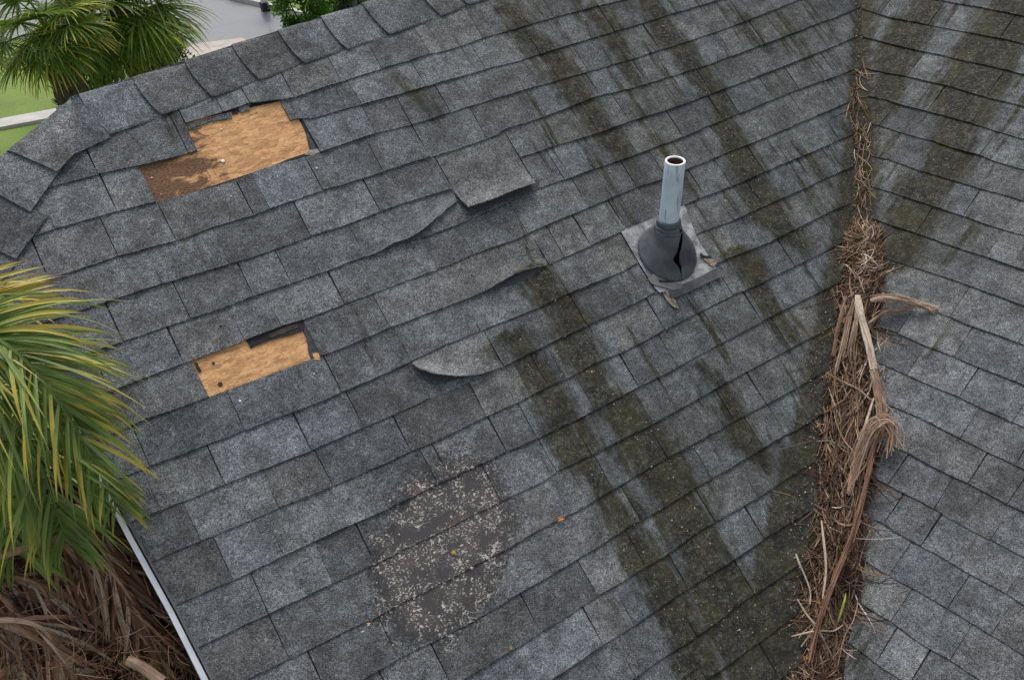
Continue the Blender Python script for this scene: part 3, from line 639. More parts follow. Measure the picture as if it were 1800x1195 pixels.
names = 'ABCDEFGHIJKLMNOPQRSTUVWX'
H1u = HOLE1
def line1(k): return lambda u: poly(C1[k][0], u)
def capline(u): return poly(CAPEDGE, u) + 0.03
for k in range(1, len(C1)):
    nm = names[k]
    joints = [j for j in C1[k][1]]
    vb_, vt_ = line1(k), line1(k - 1)
    lf, rf = left1, right1
    if k == 1: vt_ = capline
    vmid = vb_(1.0)
    # joints the picture hides
    L0 = lf(vb_(0.0))
    first = joints[0] if joints else 1.0
    u = first - rnd(0.18, 0.28)
    while u > L0 + 0.08: joints.append(u); u -= rnd(0.16, 0.28)
    R0 = right1(vmid)
    last = max(joints)
    if k == 1 or k == 2 or k == 3:
        last = max(joints); u = last + rnd(0.17, 0.25)
        while u < R0 - 0.08: joints.append(u); u += rnd(0.17, 0.27)
    skip, kw = [], {}
    if nm == 'B':
        tab(P1, N1, lambda v: 0.598 + 0.002, lambda v: 0.737, vb_, vt_, M_SH1, front)
        joints = [j for j in joints if j > 0.737] + [0.737]
        rf_u = ridge_v(3.0)
        row(P1, N1, joints, lambda v: 0.737, lambda v: UR - 0.08, vb_, vt_, M_SH1, front, skip=[(0, 0)])
        continue
    if nm == 'C':
        split = 0.594
        row(P1, N1, [j for j in joints if j < split - 0.005], lf, lambda v: split, vb_, lambda u: poly(CAPEDGE, u) + 0.02, M_SH1, front)
        row(P1, N1, [j for j in joints if j > 0.99], lambda v: 0.952, rf, vb_, vt_, M_SH1, front)
        continue
    if nm == 'D': skip = [(0.385, 1.0)]
    if nm == 'F': skip = [(1.39, 1.74)]
    if nm == 'G': joints += [1.726]
    if nm == 'I': skip = [(0.27, 0.655), (1.18, 1.605)]; joints += [1.602]
    if nm == 'K': skip = [(0.938, 1.24), (1.95, 2.26)]; joints = [j for j in joints if abs(j - 1.95) > 0.02] + [0.938, 1.952]
    if nm == 'J': skip = [(1.94, 2.26)]; joints = [j for j in joints] + [2.254]
    rkw = {}
    if nm == 'E': rkw = dict(over=lambda u: 0.001 if 0.38 < u < 1.0 else 0.03, nx=6, jag=0.002)
    if nm == 'J': rkw = dict(over=lambda u: (-0.030 if u > 0.335 else -0.002) if 0.27 < u < 0.66 else 0.03, nx=6, jag=0.002)
    row(P1, N1, joints, lf, rf, vb_, vt_, M_SH1, front, skip=skip, **rkw)

# ---- side slope shingles
C2 = [(sorted(p), sorted(j)) for p, j in COURSE2]
for k in range(1, 5):
    C2.insert(0, ([(-2.3, 3.044 + k * EXPO), (-1.0, 3.044 + k * EXPO)], []))
for k in range(1, 9):
    C2.append(([(-0.8, 0.283 - k * EXPO), (0.0, 0.283 - k * EXPO)], []))
RMAX = 1.1
def left2b(v): return poly([(q[1], q[0]) for q in VAL_R], v) if 0.29 < v < 2.9 else (poly([(0.286, -0.659), (-1.2, -0.02)][::-1], v) if v <= 0.29 else -2.133 - (v - 2.911) * 0.72)
for k in range(1, len(C2)):
    vb_ = lambda u, k=k: poly(C2[k][0], u)
    vt_ = lambda u, k=k: poly(C2[k - 1][0], u)
    vm = vb_(-1.0)
    L0 = left2b(vm)
    joints = [j for j in C2[k][1] if j > L0 + 0.03]
    if not joints: joints = [L0 + rnd(0.12, 0.3)]
    u = max(joints) + rnd(0.17, 0.27)
    lim = 0.55 if vm > 1 else 0.95
    while u < lim: joints.append(u); u += rnd(0.17, 0.29)
    row(P2, N2, joints, left2b, (lambda v, u=u: u), vb_, vt_, M_SH2, side, off=0.0)

# ---- underlayment: black felt between deck and shingles, torn away inside the two holes
fb = MB()
for k in range(1, len(C1)):
    nm = names[k] if k < len(names) else 'Z'
    vb_, vt_ = line1(k), line1(k - 1)
    if k == 1: vt_ = lambda u: poly(CAPEDGE, u) + 0.1
    holes = {'B': (-9, 0.40), 'C': (0.594, 0.975), 'D': (0.30, 0.985), 'I': (0.27, 0.645)}.get(nm)
    L0, R0 = left1(vb_(0)) + 0.0155, min(val1(vb_(2.5)) - 0.004, UR - 0.02)
    spans = [(L0, R0)] if not holes else [(L0, holes[0]), (holes[1], R0)]
    for a, c in spans:
        if c - a < 0.02: continue
        n = max(1, int((c - a) / 0.3))
        for i in range(n):
            q0, q1 = lerp(a, c, i / n), lerp(a, c, (i + 1) / n)
            ix = [fb.vert(P1(q, (vb_(q) if w_ == 0 else vt_(q)), 0.0012), (q, 0)) for q, w_ in ((q0, 0), (q1, 0), (q1, 1), (q0, 1))]
            fb.f.append(tuple(ix))
fb.build('underlayment', M_FELT, front)
fb = MB()
for k in range(30):
    v0_, v1_ = V_BOT + k * 0.166, V_BOT + (k + 1) * 0.166
    ix = [fb.vert(P2(q, w_, 0.0012)) for q, w_ in ((val2(v0_) + 0.004, v0_), (1.1, v0_), (1.1, v1_), (val2(v1_) + 0.004, v1_))]
    fb.f.append(tuple(ix))
fb.build('underlayment', M_FELT, side)

# ---- valley lining, a strip of roll roofing folded into the valley
vlm = MB()
G, UV = [], []
for i in range(25):
    v = lerp(-1.2, 2.0, i / 24)
    a = P1(val1(v), v, 0.0022)
    pt = P1(val1(v), v)
    vv2 = (pt - O2).dot(V2); uu2 = (pt - O2).dot(U2)
    G.append([P1(val1(v) - 0.16, v, 0.0022), P1(val1(v) - 0.03, v, 0.0024), pt + (N1 + N2).normalized() * 0.006, P2(uu2 + 0.03, vv2, 0.0024), P2(uu2 + 0.16, vv2, 0.0022)])
    UV.append([(val1(v) - 0.16, v), (val1(v) - 0.03, v), (val1(v), v), (val1(v) + 0.03, v), (val1(v) + 0.1, v)])
vlm.sheet(G, 0.002, UV=UV, bottom=False, nrm=Vector((0, 0, 1)))
M_LINING = NT('valley_lining')
_u = M_LINING.uv(); _n = M_LINING.noise(_u, 14, 4, 0.65); _g = M_LINING.noise(_u, 160, 3, 0.6)
_c = M_LINING.mix(M_LINING.rng(_g, 0.35, 0.7), (0.018, 0.018, 0.016), (0.06, 0.06, 0.055))
_c = M_LINING.mix(M_LINING.rng(_n, 0.45, 0.6), _c, M_LINING.mix(M_LINING.rng(_g, 0.4, 0.7), (0.020, 0.021, 0.006), (0.055, 0.055, 0.018)))
M_LINING = M_LINING.done(_c, 0.9, _g, 0.002, 0.6)
vlm.build('valley_lining', M_LINING, front)

# ---- lifted and curled tabs
def curl(us, hinge, targets, L=None, rows=9, cols=14, th=0.005, name='curled_shingle', flat_to=None, mat=M_SH1, hmax=0.11, lastrow=None, jag=0.0015):
    """us: (u0, u1) on the hinge line; targets: (share 0..1, px, py, optional height) of the free edge.
    The height of every edge point above the slope follows from the length of the tab."""
    b = MB(); G, UV = [], []
    for i in range(cols + 1):
        r = i / cols
        u = lerp(us[0], us[1], r)
        vh = hinge(u)
        H = P1(u, vh, 0.0045)
        px = poly([(t[0], t[1]) for t in targets], r); py = poly([(t[0], t[2]) for t in targets], r)
        best = None
        fix = [t[3] for t in targets if len(t) > 3]
        if len(fix) == len(targets): hh = poly([(t[0], t[3]) for t in targets], r)
        else:
            hh = min((abs((at1(px, py, q * 0.001) - H).length - L), q * 0.001) for q in range(13, int(hmax * 1000)))[1]
        T = at1(px, py, hh)
        tu, tv, _ = uv1(T)
        C_ = P1(lerp(u, tu, 0.4), vh - (vh - min(tv, vh - 0.02)) * 0.62, 0.006 + 0.03 * hh)
        gc, uc = [], []
        if flat_to is not None:
            v2 = flat_to(u)
            for q in range(3):
                gc.append(P1(u, lerp(v2 + 0.03, vh, q / 3) , 0.0035 if q == 0 else 0.0045)); uc.append((u, lerp(v2 + 0.03, vh, q / 3)))
        else:
            gc.append(P1(u, vh + 0.03, 0.0025)); uc.append((u, vh + 0.03))
        for k in range(rows + 1):
            t = k / rows
            p = H * (1 - t) ** 2 + C_ * 2 * t * (1 - t) + T * t * t
            if k == rows: p = p + V1 * rnd(-jag, jag)
            gc.append(p); uc.append((u, vh - 0.143 * t))
        G.append(gc); UV.append(uc)
    b.sheet(G, th, UV=UV, bottom=True, nrm=N1)
    return b.build(name, mat, front, smooth=False)

# long tab between two courses whose lower edge stands up
curl((1.402, 1.722), lambda u: poly(C1[5][0], u) + 0.012, [(0, 800, 337, 0.012), (0.02, 806, 345, 0.018), (0.11, 823, 363, 0.048), (0.2, 838, 359, 0.052), (0.45, 868, 348, 0.052), (0.7, 903, 334, 0.050), (1, 942, 321, 0.046)], L=0.150, th=0.0042, flat_to=line1(4), cols=18)
# the tab left of it, torn diagonally
curl((0.969, 1.400), line1(5), [(0, 642, 452, 0.011), (0.15, 666, 443, 0.016), (0.3, 692, 427, 0.022), (0.42, 712, 421, 0.024), (0.55, 735, 409, 0.024), (0.66, 751, 396, 0.022), (0.8, 772, 379, 0.020), (1, 802, 354, 0.016)], name='torn_shingle', cols=16)
# lifted tab further down
curl((1.184, 1.600), line1(7), [(0, 797, 534, 0.012), (0.3, 848, 514, 0.014), (0.55, 880, 495, 0.026), (0.72, 905, 482, 0.030), (0.85, 935, 472, 0.022), (1, 963, 467, 0.012)], name='lifted_shingle', cols=14)
# big curl near the middle of the picture
curl((0.942, 1.234), lambda u: line1(9)(u) + 0.004, [(0, 726, 637, 0.014), (0.1, 738, 648, 0.034), (0.24, 764, 656, 0.040), (0.5, 802, 661, 0.034), (0.75, 842, 658, 0.022), (1, 884, 644, 0.0115)], L=0.138, th=0.0042, cols=20, rows=12)
tab(P1, N1, lambda v: 0.938 + GAP, lambda v: 1.237 - GAP, line1(10), line1(9), M_SH1, front, hb=0.0045, ht=0.002)
# narrow torn strip of the next layer left beside the large curl
def patch_poly(pts, h, th, name, mat, parent=front, P=P1, N=N1, jag=0.0015, jn=3):
    """flat torn scrap with an uneven outline, pts in (u, v)"""
    b = MB(); out = []
    for i in range(len(pts)):
        a, c = pts[i], pts[(i + 1) % len(pts)]
        for k in range(jn):
            t = k / jn
            out.append((lerp(a[0], c[0], t) + (rnd(-jag, jag) if k else 0), lerp(a[1], c[1], t) + (rnd(-jag, jag) if k else 0)))
    top = [b.vert(P(u, v, h), (u, v)) for u, v in out]; bot = [b.vert(P(u, v, h - th), (u, v)) for u, v in out]
    b.f.append(tuple(top))
    for i in range(len(out)): b.f.append((top[i], bot[i], bot[(i + 1) % len(out)], top[(i + 1) % len(out)]))
    return b.build(name, mat, parent)
def pxuv(pts): return [uv1(at1(x, y, 0.0))[:2] for x, y in pts]
patch_poly(pxuv([(320, 224), (406, 198), (408, 209), (372, 215), (345, 224), (331, 230)]), 0.0048, 0.004, 'torn_shingle', M_SH1)
patch_poly(pxuv([(404, 190), (424, 186), (418, 201), (409, 203)]), 0.0035, 0.002, 'torn_felt', M_FELT)
patch_poly(pxuv([(416, 186), (440, 181), (438, 195), (423, 200)]), 0.006, 0.003, 'torn_shingle', M_SH1)
patch_poly(pxuv([(501, 178), (506, 176), (523, 208), (516, 201), (509, 193)]), 0.003, 0.002, 'torn_felt', M_FELT_W)
patch_poly(pxuv([(536, 232), (545, 240), (560, 268), (549, 272), (544, 262), (541, 250)]), 0.003, 0.002, 'torn_felt', M_FELT_W)
patch_poly(pxuv([(541, 266), (560, 262), (562, 269), (548, 274), (536, 273)]), 0.004, 0.002, 'torn_paper', M_PAPER)
patch_poly(pxuv([(408, 319), (416, 314), (422, 318), (413, 323), (402, 325)]), 0.003, 0.002, 'torn_felt', M_FELT_W)
# edges of felt round the large hole's right lower side
patch_poly(pxuv([(455, 301), (505, 281), (560, 262), (564, 270), (508, 289), (458, 307)]), 0.002, 0.001, 'torn_felt', M_FELT)
# second hole
patch_poly(pxuv([(430, 594), (528, 556), (536, 575), (530, 583), (498, 592), (466, 601), (440, 613)]), 0.0040, 0.003, 'torn_felt', M_FELT, jag=0.003)
patch_poly(pxuv([(470, 588), (522, 569), (525, 576), (496, 588), (474, 594)]), 0.0052, 0.002, 'torn_paper', M_RUST, jag=0.004)
patch_poly(pxuv([(413, 600), (427, 594), (430, 598), (416, 606)]), 0.005, 0.003, 'torn_paper', M_WHITE)
patch_poly(pxuv([(532, 566), (541, 568), (562, 622), (560, 632), (548, 634), (541, 615), (538, 595)]), 0.0035, 0.003, 'torn_felt', M_FELT_W, jag=0.003)
patch_poly(pxuv([(340, 636), (348, 640), (354, 652), (350, 655), (345, 648)]), 0.005, 0.003, 'torn_felt', M_FELT, jag=0.002)
patch_poly(pxuv([(549, 622), (560, 620), (563, 634), (553, 633)]), 0.006, 0.002, 'torn_paper', M_OSB)

M_CURL_SHADE = simple('painted_curl_shade', (0.040, 0.042, 0.046), 0.9, 0.3, 120, 0.001, col2=(0.085, 0.088, 0.095))  # dark colour for patches that paint the shade under the lifted tabs
patch_poly(pxuv([(802, 352), (850, 338), (946, 318), (943, 334), (915, 345), (878, 359), (842, 374), (826, 382), (812, 366)]), 0.0108, 0.001, 'curl_shade_patch', M_CURL_SHADE, jag=0.003, jn=5)
patch_poly(pxuv([(732, 644), (800, 640), (850, 636), (840, 656), (815, 665), (790, 671), (768, 678), (752, 674), (742, 664)]), 0.0075, 0.001, 'curl_shade_patch', M_CURL_SHADE, jag=0.003, jn=5)
patch_poly(pxuv([(862, 500), (905, 480), (955, 470), (935, 487), (900, 502), (868, 512)]), 0.0066, 0.001, 'curl_shade_patch', M_CURL_SHADE, jag=0.003, jn=5)
def nail(px, py, h, r=0.006, mat=M_NAIL, P=at1, N=N1, parent=front):
    c = P(px, py, h); b = MB()
    X = U1; Y = V1
    rings = []
    for rr, hh in ((r, 0.0), (r, 0.0015), (r * 0.6, 0.0026), (r * 0.1, 0.003)):
        rings.append([c + X * rr * cos(a * pi / 4) + Y * rr * sin(a * pi / 4) + N * hh for a in range(8)])
    b.lathe(rings); b.f.append(tuple(range(len(b.v) - 8, len(b.v))))
    return b.build('nail', mat, parent)
nail(392, 284, 0.001, 0.0068); nail(389, 228, 0.001, 0.0032); nail(557, 296, 0.008, 0.004); nail(388, 573, 0.006, 0.004, M_RUST)
nail(267, 313, 0.001, 0.003); nail(283, 342, 0.001, 0.0022); nail(406, 345, 0.006, 0.0022)
nail(387, 675, 0.001, 0.008, M_RUST); nail(375, 638, 0.001, 0.005, M_RUST); nail(422, 705, 0.006, 0.0045); nail(552, 657, 0.006, 0.003)

# ---- ridge caps: each is a bent shingle laid over the ridge, its left end exposed
BACK = VB
def capsheet(E0, K0, E1, K1, z0=0.014, z1=0.006, back=BACK, nb=NB, bow=0.0, name='ridge_cap', uo=0.0, ns=5, bl=0.13):
    """E: lower edge on the slope, K: crest point, both (u, v); station 0 is the exposed end"""
    b = MB(); G, UV = [], []
    for i in range(ns + 1):
        t = i / ns
        E = (lerp(E0[0], E1[0], t), lerp(E0[1], E1[1], t) + rnd(-0.0015, 0.0015)); K = (lerp(K0[0], K1[0], t), lerp(K0[1], K1[1], t))
        z = lerp(z0, z1, t)
        gc, uc = [], []
        for q, dz in ((0, -0.004), (0.04, -0.0015), (0.3, 0.0), (0.6, 0.001), (0.82, 0.0), (0.93, -0.003), (1.0, -0.009)):
            u = lerp(E[0], K[0], q) - (bow * 4 * q * (1 - q) if i == 0 else 0)
            gc.append(P1(u, lerp(E[1], K[1], q), z + dz)); uc.append((u + uo, lerp(E[1], K[1], q)))
        Kp = P1(K[0], K[1], z - 0.009)
        for s_, dz in ((0.02, 0.0), (0.07, 0.002), (bl, 0.0)):
            gc.append(Kp + back * s_ + nb * dz - Vector((0, 0, 0.003))); uc.append((K[0] + uo, K[1] + s_))
        G.append(gc); UV.append(uc)
    b.sheet(G, 0.005, UV=UV, bottom=True, nrm=Vector((0, -0.2, 1)))
    return b.build(name, M_CAP, front, smooth=False)
caps = list(zip(CAPEDGE[:7], CREST))
caps += [((1.732, 1.992), (1.70, 2.158)), ((1.87, 2.008), (1.845, 2.168))]
u = 2.06
while u < UR - 0.2:
    caps.append(((u, ridge_v(u) - 0.168), (u - 0.03, ridge_v(u)))); u += rnd(0.17, 0.21)
for i in range(len(caps)):
    E0, K0 = caps[i]
    if i + 1 < len(caps): E1, K1 = caps[i + 1]
    else: E1, K1 = (E0[0] + 0.19, E0[1] + 0.01), (K0[0] + 0.19, K0[1] + 0.01)
    e1 = (E1[0] + 0.03, E1[1] + 0.001); k1 = (K1[0] + 0.03, K1[1] + 0.002)
    capsheet(E0, K0, e1, k1, z0=0.016 + rnd(-0.001, 0.002), z1=0.006, bow=0.012, uo=i * 0.37)
# the first cap at the corner and the hip caps that turn down the left end
def capquad(c, hs, name='hip_cap', uo=0.0, backdrop=None, n=6, m=6):
    """c: four (px,py) corners crest-top, crest-bottom, edge-bottom, edge-top, hs their heights"""
    A_, B_, C_, D_ = [at1(x, y, h) for (x, y), h in zip(c, hs)]
    b = MB(); G, UV = [], []
    for i in range(n + 1):
        t = i / n; row_, ur = [], []
        l, r = A_.lerp(B_, t), D_.lerp(C_, t)
        if backdrop:
            out = (l - r).normalized()
            for s_, dr in ((0.12, 0.13), (0.05, 0.05), (0.015, 0.010)):
                row_.append(l + out * s_ * 0.6 - Vector((0, 0, 1)) * dr); ur.append((uo - s_, t * 0.2))
        for k in range(m + 1):
            q = k / m
            p = l.lerp(r, q) + N1 * (0.006 * 4 * q * (1 - q) + (rnd(-0.0008, 0.0008)))
            row_.append(p); a_ = uv1(p); ur.append((a_[0] + uo, a_[1]))
        G.append(row_); UV.append(ur)
    b.sheet(G, 0.005, UV=UV, bottom=True, nrm=N1)
    return b.build(name, M_CAP, front)
capquad([(146, 167), (98, 190), (124, 274), (196, 241)], [0.012, 0.012, 0.018, 0.011], name='ridge_cap', uo=3.1, backdrop=True)
capquad([(124, 174), (11, 262), (-20, 340), (10, 268)][0:1] + [(14, 264), (100, 302), (150, 250)], [0.014, 0.020, 0.024, 0.016], uo=3.7, backdrop=True)
capquad([(30, 250), (-50, 318), (53, 372), (112, 290)], [0.010, 0.016, 0.021, 0.012], uo=4.3, backdrop=True)
capquad([(-40, 325), (-75, 410), (28, 455), (84, 380)][0:4], [0.008, 0.014, 0.019, 0.012], uo=4.9, backdrop=True)
capquad([(-60, 395), (-70, 470), (14, 486), (40, 440)], [0.006, 0.010, 0.014, 0.010], uo=5.5, backdrop=True)

# ---- rake trim, fascia and walls
rk = MB()
def rakeu(v): return left1(v)
for nm_, du, w, h0_, h1_, mat in (('drip_edge', -0.020, 0.020, -0.004, -0.010, M_WHITE),):
    G = []
    for i in range(13):
        v = lerp(-1.25, 1.84, i / 12)
        uu = rakeu(v) if v < 1.5 else -0.142
        G.append([P1(uu - 0.0275, v, -0.024), P1(uu - 0.0275, v, -0.013), P1(uu - 0.0115, v, -0.011), P1(uu - 0.0105, v, -0.017)])
    rk.sheet(G, 0.003, bottom=True, nrm=N1)
    rk.build(nm_, mat, house)
fs = MB()
G = []
for i in range(13):
    v = lerp(-1.25, 1.84, i / 12); uu = rakeu(v) if v < 1.5 else -0.142
    G.append([P1(uu - 0.006, v, -0.016), P1(uu - 0.006, v, -0.17)])
fs.sheet(G, 0.02, bottom=True, nrm=Vector((-1, 0, 0)))
fs.build('rake_board', simple('rake_board_paint', (0.30, 0.30, 0.31), 0.7, 0.2, 8), house)
wl = MB()
wall_pts = [P1(0.06, -1.2, -0.12), P1(0.06, 2.0, -0.12)]
a, c = wall_pts
wp = [a, c, Vector((c.x, c.y + 2.6, a.z)), Vector((c.x, c.y + 2.6, 0.0)), Vector((a.x, a.y, 0.0))]
ix = [wl.vert(p, (p.y, p.z)) for p in wp]; wl.f.append(tuple(ix))
ix2 = [wl.vert(p + Vector((0.15, 0, 0)), (p.y, p.z)) for p in wp]; wl.f.append(tuple(reversed(ix2)))
for i in range(5): wl.f.append((ix[i], ix2[i], ix2[(i + 1) % 5], ix[(i + 1) % 5]))
wl.build('wall', M_WALL, house)
wb = MB(); wb.box(Vector((4.2, c.y + 2.55, a.z / 2)), 8.2, 0.15, a.z); wb.build('wall', M_WALL, house)

# ------------------------------------------------------------------ plumbing vent
Bc = at1(1170, 441, 0.012)
vent = thing('plumbing_vent', Bc, 'pale galvanised vent pipe standing in a cracked dark rubber boot on metal flashing', 'vent pipe')
def flash_material():
    s = NT('lead_flashing'); uv = s.uv()
    n = s.noise(uv, 6, 4, 0.65, 0.8); f = s.noise(uv, 45, 4, 0.7)
    c = s.mix(s.rng(n, 0.35, 0.65), (0.15, 0.15, 0.16), (0.44, 0.44, 0.435))
    c = s.mix(s.math('MULTIPLY', s.rng(f, 0.5, 0.65), 0.5), c, (0.20, 0.195, 0.19))
    s.b.inputs['Specular IOR Level'].default_value = 0.5
    return s.done(c, 0.55, f, 0.0012, 0.5, 0.15)
M_FLASH = flash_material()
fl = MB()
outline = [(1.956, 0.870), (2.290, 0.866), (2.253, 0.700), (2.254, 0.640), (2.256, 0.560), (2.252, 0.527), (2.16, 0.524), (2.08, 0.526), (2.03, 0.524), (1.992, 0.528), (1.990, 0.556), (1.965, 0.562), (1.955, 0.590), (1.966, 0.612), (1.953, 0.640), (1.954, 0.760)]
def fh(v): return lerp(0.0150, 0.0085, min(1, max(0, (v - 0.52) / 0.3)))
topi = [fl.vert(P1(u, v, fh(v)), (u * 3, v * 3)) for u, v in outline]; boti = [fl.vert(P1(u, v, fh(v) - 0.0018), (u * 3, v * 3)) for u, v in outline]
fl.f.append(tuple(topi))
for i in range(len(outline)): fl.f.append((topi[i], boti[i], boti[(i + 1) % len(outline)], topi[(i + 1) % len(outline)]))
flash = fl.build('flashing', M_FLASH, vent)
patch_poly([(1.945, 0.63), (1.985, 0.645), (2.045, 0.575), (2.075, 0.552), (2.055, 0.538), (2.02, 0.548), (1.975, 0.585), (1.952, 0.605)], 0.0185, 0.002, 'flashing_flap', simple('flap', (0.17, 0.165, 0.165), 0.6, 0.2, 30), vent)
patch_poly([(1.99, 0.518), (2.26, 0.516), (2.262, 0.556), (2.15, 0.552), (2.0, 0.552)], 0.0165, 0.002, 'flashing_hem', simple('hem', (0.085, 0.088, 0.098), 0.7, 0.25, 25), vent, jag=0.003)
patch_poly([(1.975, 0.555), (2.0, 0.54), (2.008, 0.505), (2.0, 0.470), (1.985, 0.485), (1.972, 0.520)], 0.0165, 0.003, 'rotten_wood', simple('rotten_wood', (0.10, 0.075, 0.045), 0.9, 0.6, 90, col2=(0.36, 0.31, 0.24)), vent)
patch_poly([(2.222, 0.615), (2.256, 0.607), (2.27, 0.575), (2.245, 0.566), (2.232, 0.585)], 0.0185, 0.003, 'rotten_wood', simple('rust_flake', (0.12, 0.07, 0.05), 0.9, 0.6, 120, col2=(0.42, 0.33, 0.26)), vent)
patch_poly([(2.214, 0.628), (2.228, 0.612), (2.262, 0.600), (2.256, 0.612), (2.232, 0.624), (2.224, 0.640)], 0.020, 0.003, 'tear', M_FELT, vent)
patch_poly([(1.985, 0.608), (2.04, 0.583), (2.07, 0.592), (2.062, 0.584), (2.04, 0.576), (1.983, 0.598)], 0.0205, 0.002, 'tear', M_FELT, vent)

# pipe: from the deck up, leaning a little as in the picture
vtop = None
for q in range(200):
    dd = EYE + ray(1187, 283) * (1.5 + q * 0.01)
    m_ = (dd.x - Bc.x) ** 2 + (dd.y - Bc.y) ** 2
    if vtop is None or m_ < vtop[0]: vtop = (m_, dd)
ptop = vtop[1]
ax = (ptop - Bc).normalized()
PX = ax.cross(Vector((0, 1, 0))).normalized(); PY = ax.cross(PX)
PR = 0.0385
cl = at1(1174, 394, 0.0)
# collar centre: the point of the pipe axis seen at (1174, 392)
best = min(((((Bc + ax * (k * 0.002)) - EYE).normalized() - ray(1174, 390).normalized()).length, k) for k in range(0, 200))
cz = best[1] * 0.002
def ring(c, X, Y, r, n=40, ph=0.0): return [c + X * r * cos(2 * pi * k / n + ph) + Y * r * sin(2 * pi * k / n + ph) for k in range(n)]
L_ = (ptop - Bc).length
def pipe_material():
    s = NT('galvanised_pipe'); o = s.obj()
    n = s.noise(o, 14, 3); sc = s.noise(o, 60, 3, 0.7)
    x, y, z = s.sep(o)
    st = s.noise(s.comb(s.math('MULTIPLY', x, 60), s.math('MULTIPLY', y, 60), s.math('MULTIPLY', z, 7)), 1, 3, 0.6)
    c = s.mix(s.rng(n, 0.35, 0.65), (0.56, 0.64, 0.78), (0.70, 0.77, 0.88))
    c = s.mix(s.math('MULTIPLY', s.rng(st, 0.56, 0.66), 0.6), c, (0.20, 0.26, 0.36))
    c = s.mix(s.math('MULTIPLY', s.rng(sc, 0.70, 0.74), 0.8), c, (0.11, 0.10, 0.10))
    return s.done(c, 0.68, sc, 0.0003, 0.5)
pm = MB()
rings = [ring(Bc + ax * (t * L_), PX, PY, PR) for t in (cz / L_ * 0.9, 0.55, 0.75, 0.9, 0.995)]
rings.append(ring(ptop, PX, PY, PR - 0.001)); 
ii = pm.lathe(rings)
pipe_o = pm.build('pipe', pipe_material(), vent, smooth=True)
rm = MB(); rm.lathe([ring(ptop - ax * 0.001, PX, PY, PR + 0.0004), ring(ptop + ax * 0.0015, PX, PY, PR - 0.0005), ring(ptop + ax * 0.0015, PX, PY, PR - 0.0075), ring(ptop - ax * 0.004, PX, PY, PR - 0.0085)])
rm.build('pipe_rim', simple('pipe_rim', (0.80, 0.80, 0.82), 0.4, 0.05, 40), vent, smooth=False)
im = MB(); im.lathe([ring(ptop - ax * 0.003, PX, PY, PR - 0.0085), ring(ptop - ax * 0.05, PX, PY, PR - 0.0095), ring(ptop - ax * 0.16, PX, PY, PR - 0.0095)])
im.f.append(tuple(range(len(im.v) - 40, len(im.v))))
im.build('pipe_bore', simple('pipe_bore', (0.10, 0.055, 0.038), 0.85, 0.4, 50), vent, smooth=True)
# boot: bell from a round foot on the slope to the collar round the pipe, split open on the right
def boot_profile(t):
    """t 0 foot .. 1 collar: centre, radius and tilt of the ring"""
    cc = Bc + N1 * 0.004 - V1 * 0.012 + U1 * 0.002
    foot, col = cc, Bc + ax * (cz - 0.012)
    c = foot.lerp(col, t)
    nrm = N1.lerp(ax, t ** 1.5).normalized()
    r = [(0, 0.122), (0.03, 0.122), (0.08, 0.116), (0.18, 0.105), (0.32, 0.092), (0.5, 0.077), (0.7, 0.061), (0.85, 0.052), (1.0, 0.0455)]
    rr = poly(r, t)
    if t > 0.05: c = c + N1 * 0.002 * sin(pi * t)
    return c, nrm, rr
toeye = (EYE - Bc); toeye = (toeye - N1 * toeye.dot(N1)).normalized()
def boot_point(t, th):
    c, n, r = boot_profile(t)
    X = (U1 - n * U1.dot(n)).normalized(); Y = n.cross(X)
    r *= 1 + 0.02 * sin(3 * th + 5 * t) * (1 - t)
    return c + X * r * cos(th) + Y * r * sin(th)
def proj(p):
    q = ROT.transposed() @ (p - EYE)
    return 900 + 1600 * q.x / -q.z, 597.5 - 1600 * q.y / -q.z
def crack(t):       # centre angle and half width of the split that runs down the right of the boot
    tx = poly([(0, 1198), (0.12, 1197), (0.24, 1195), (0.36, 1189), (0.42, 1188), (0.5, 1191), (0.62, 1195), (0.8, 1198), (0.93, 1195), (1, 1192)], t)
    th0 = min((abs(proj(boot_point(t, radians(-q)))[0] - tx), radians(-q)) for q in range(20, 125))[1]
    hw = poly([(0, 0.008), (0.1, 0.012), (0.24, 0.06), (0.36, 0.12), (0.42, 0.16), (0.5, 0.12), (0.65, 0.17), (0.8, 0.21), (0.9, 0.18), (0.97, 0.03), (1, 0.004)], t)
    return th0, hw
bm = MB(); NT_, NA = 26, 48
for sgn, rad in ((0, 0.0),):
    grid = []
    for i in range(NT_ + 1):
        t = i / NT_; th0, hw = crack(t)
        hw *= 1 + rnd(-0.12, 0.12)
        grid.append([boot_point(t, th0 + hw + (2 * pi - 2 * hw) * k / NA) for k in range(NA + 1)])
    bm.sheet(grid, 0.0045, bottom=True, nrm=None)
M_RUBBER = simple('weathered_rubber', (0.050, 0.054, 0.064), 0.48, 0.3, 14, 0.004, col2=(0.105, 0.113, 0.132), spec=0.5)
bm.build('rubber_boot', M_RUBBER, vent, smooth=True)
cm = MB()
e1_, e2_ = Bc + ax * (cz - 0.016), Bc + ax * (cz + 0.014)
cm.lathe([ring(e1_, PX, PY, 0.046), ring(lerp(e1_, e2_, 0.1), PX, PY, 0.049), ring(lerp(e1_, e2_, 0.8), PX, PY, 0.0475), ring(e2_, PX, PY, 0.0455), ring(e2_ + ax * 0.001, PX, PY, 0.0395), ring(e1_, PX, PY, 0.0392)])
cm.build('collar', simple('collar_rubber', (0.085, 0.105, 0.13), 0.5, 0.15, 20), vent, smooth=True)
ft = MB()
X_, Y_ = U1, V1
fc = Bc + N1 * 0.003 - V1 * 0.012 + U1 * 0.002
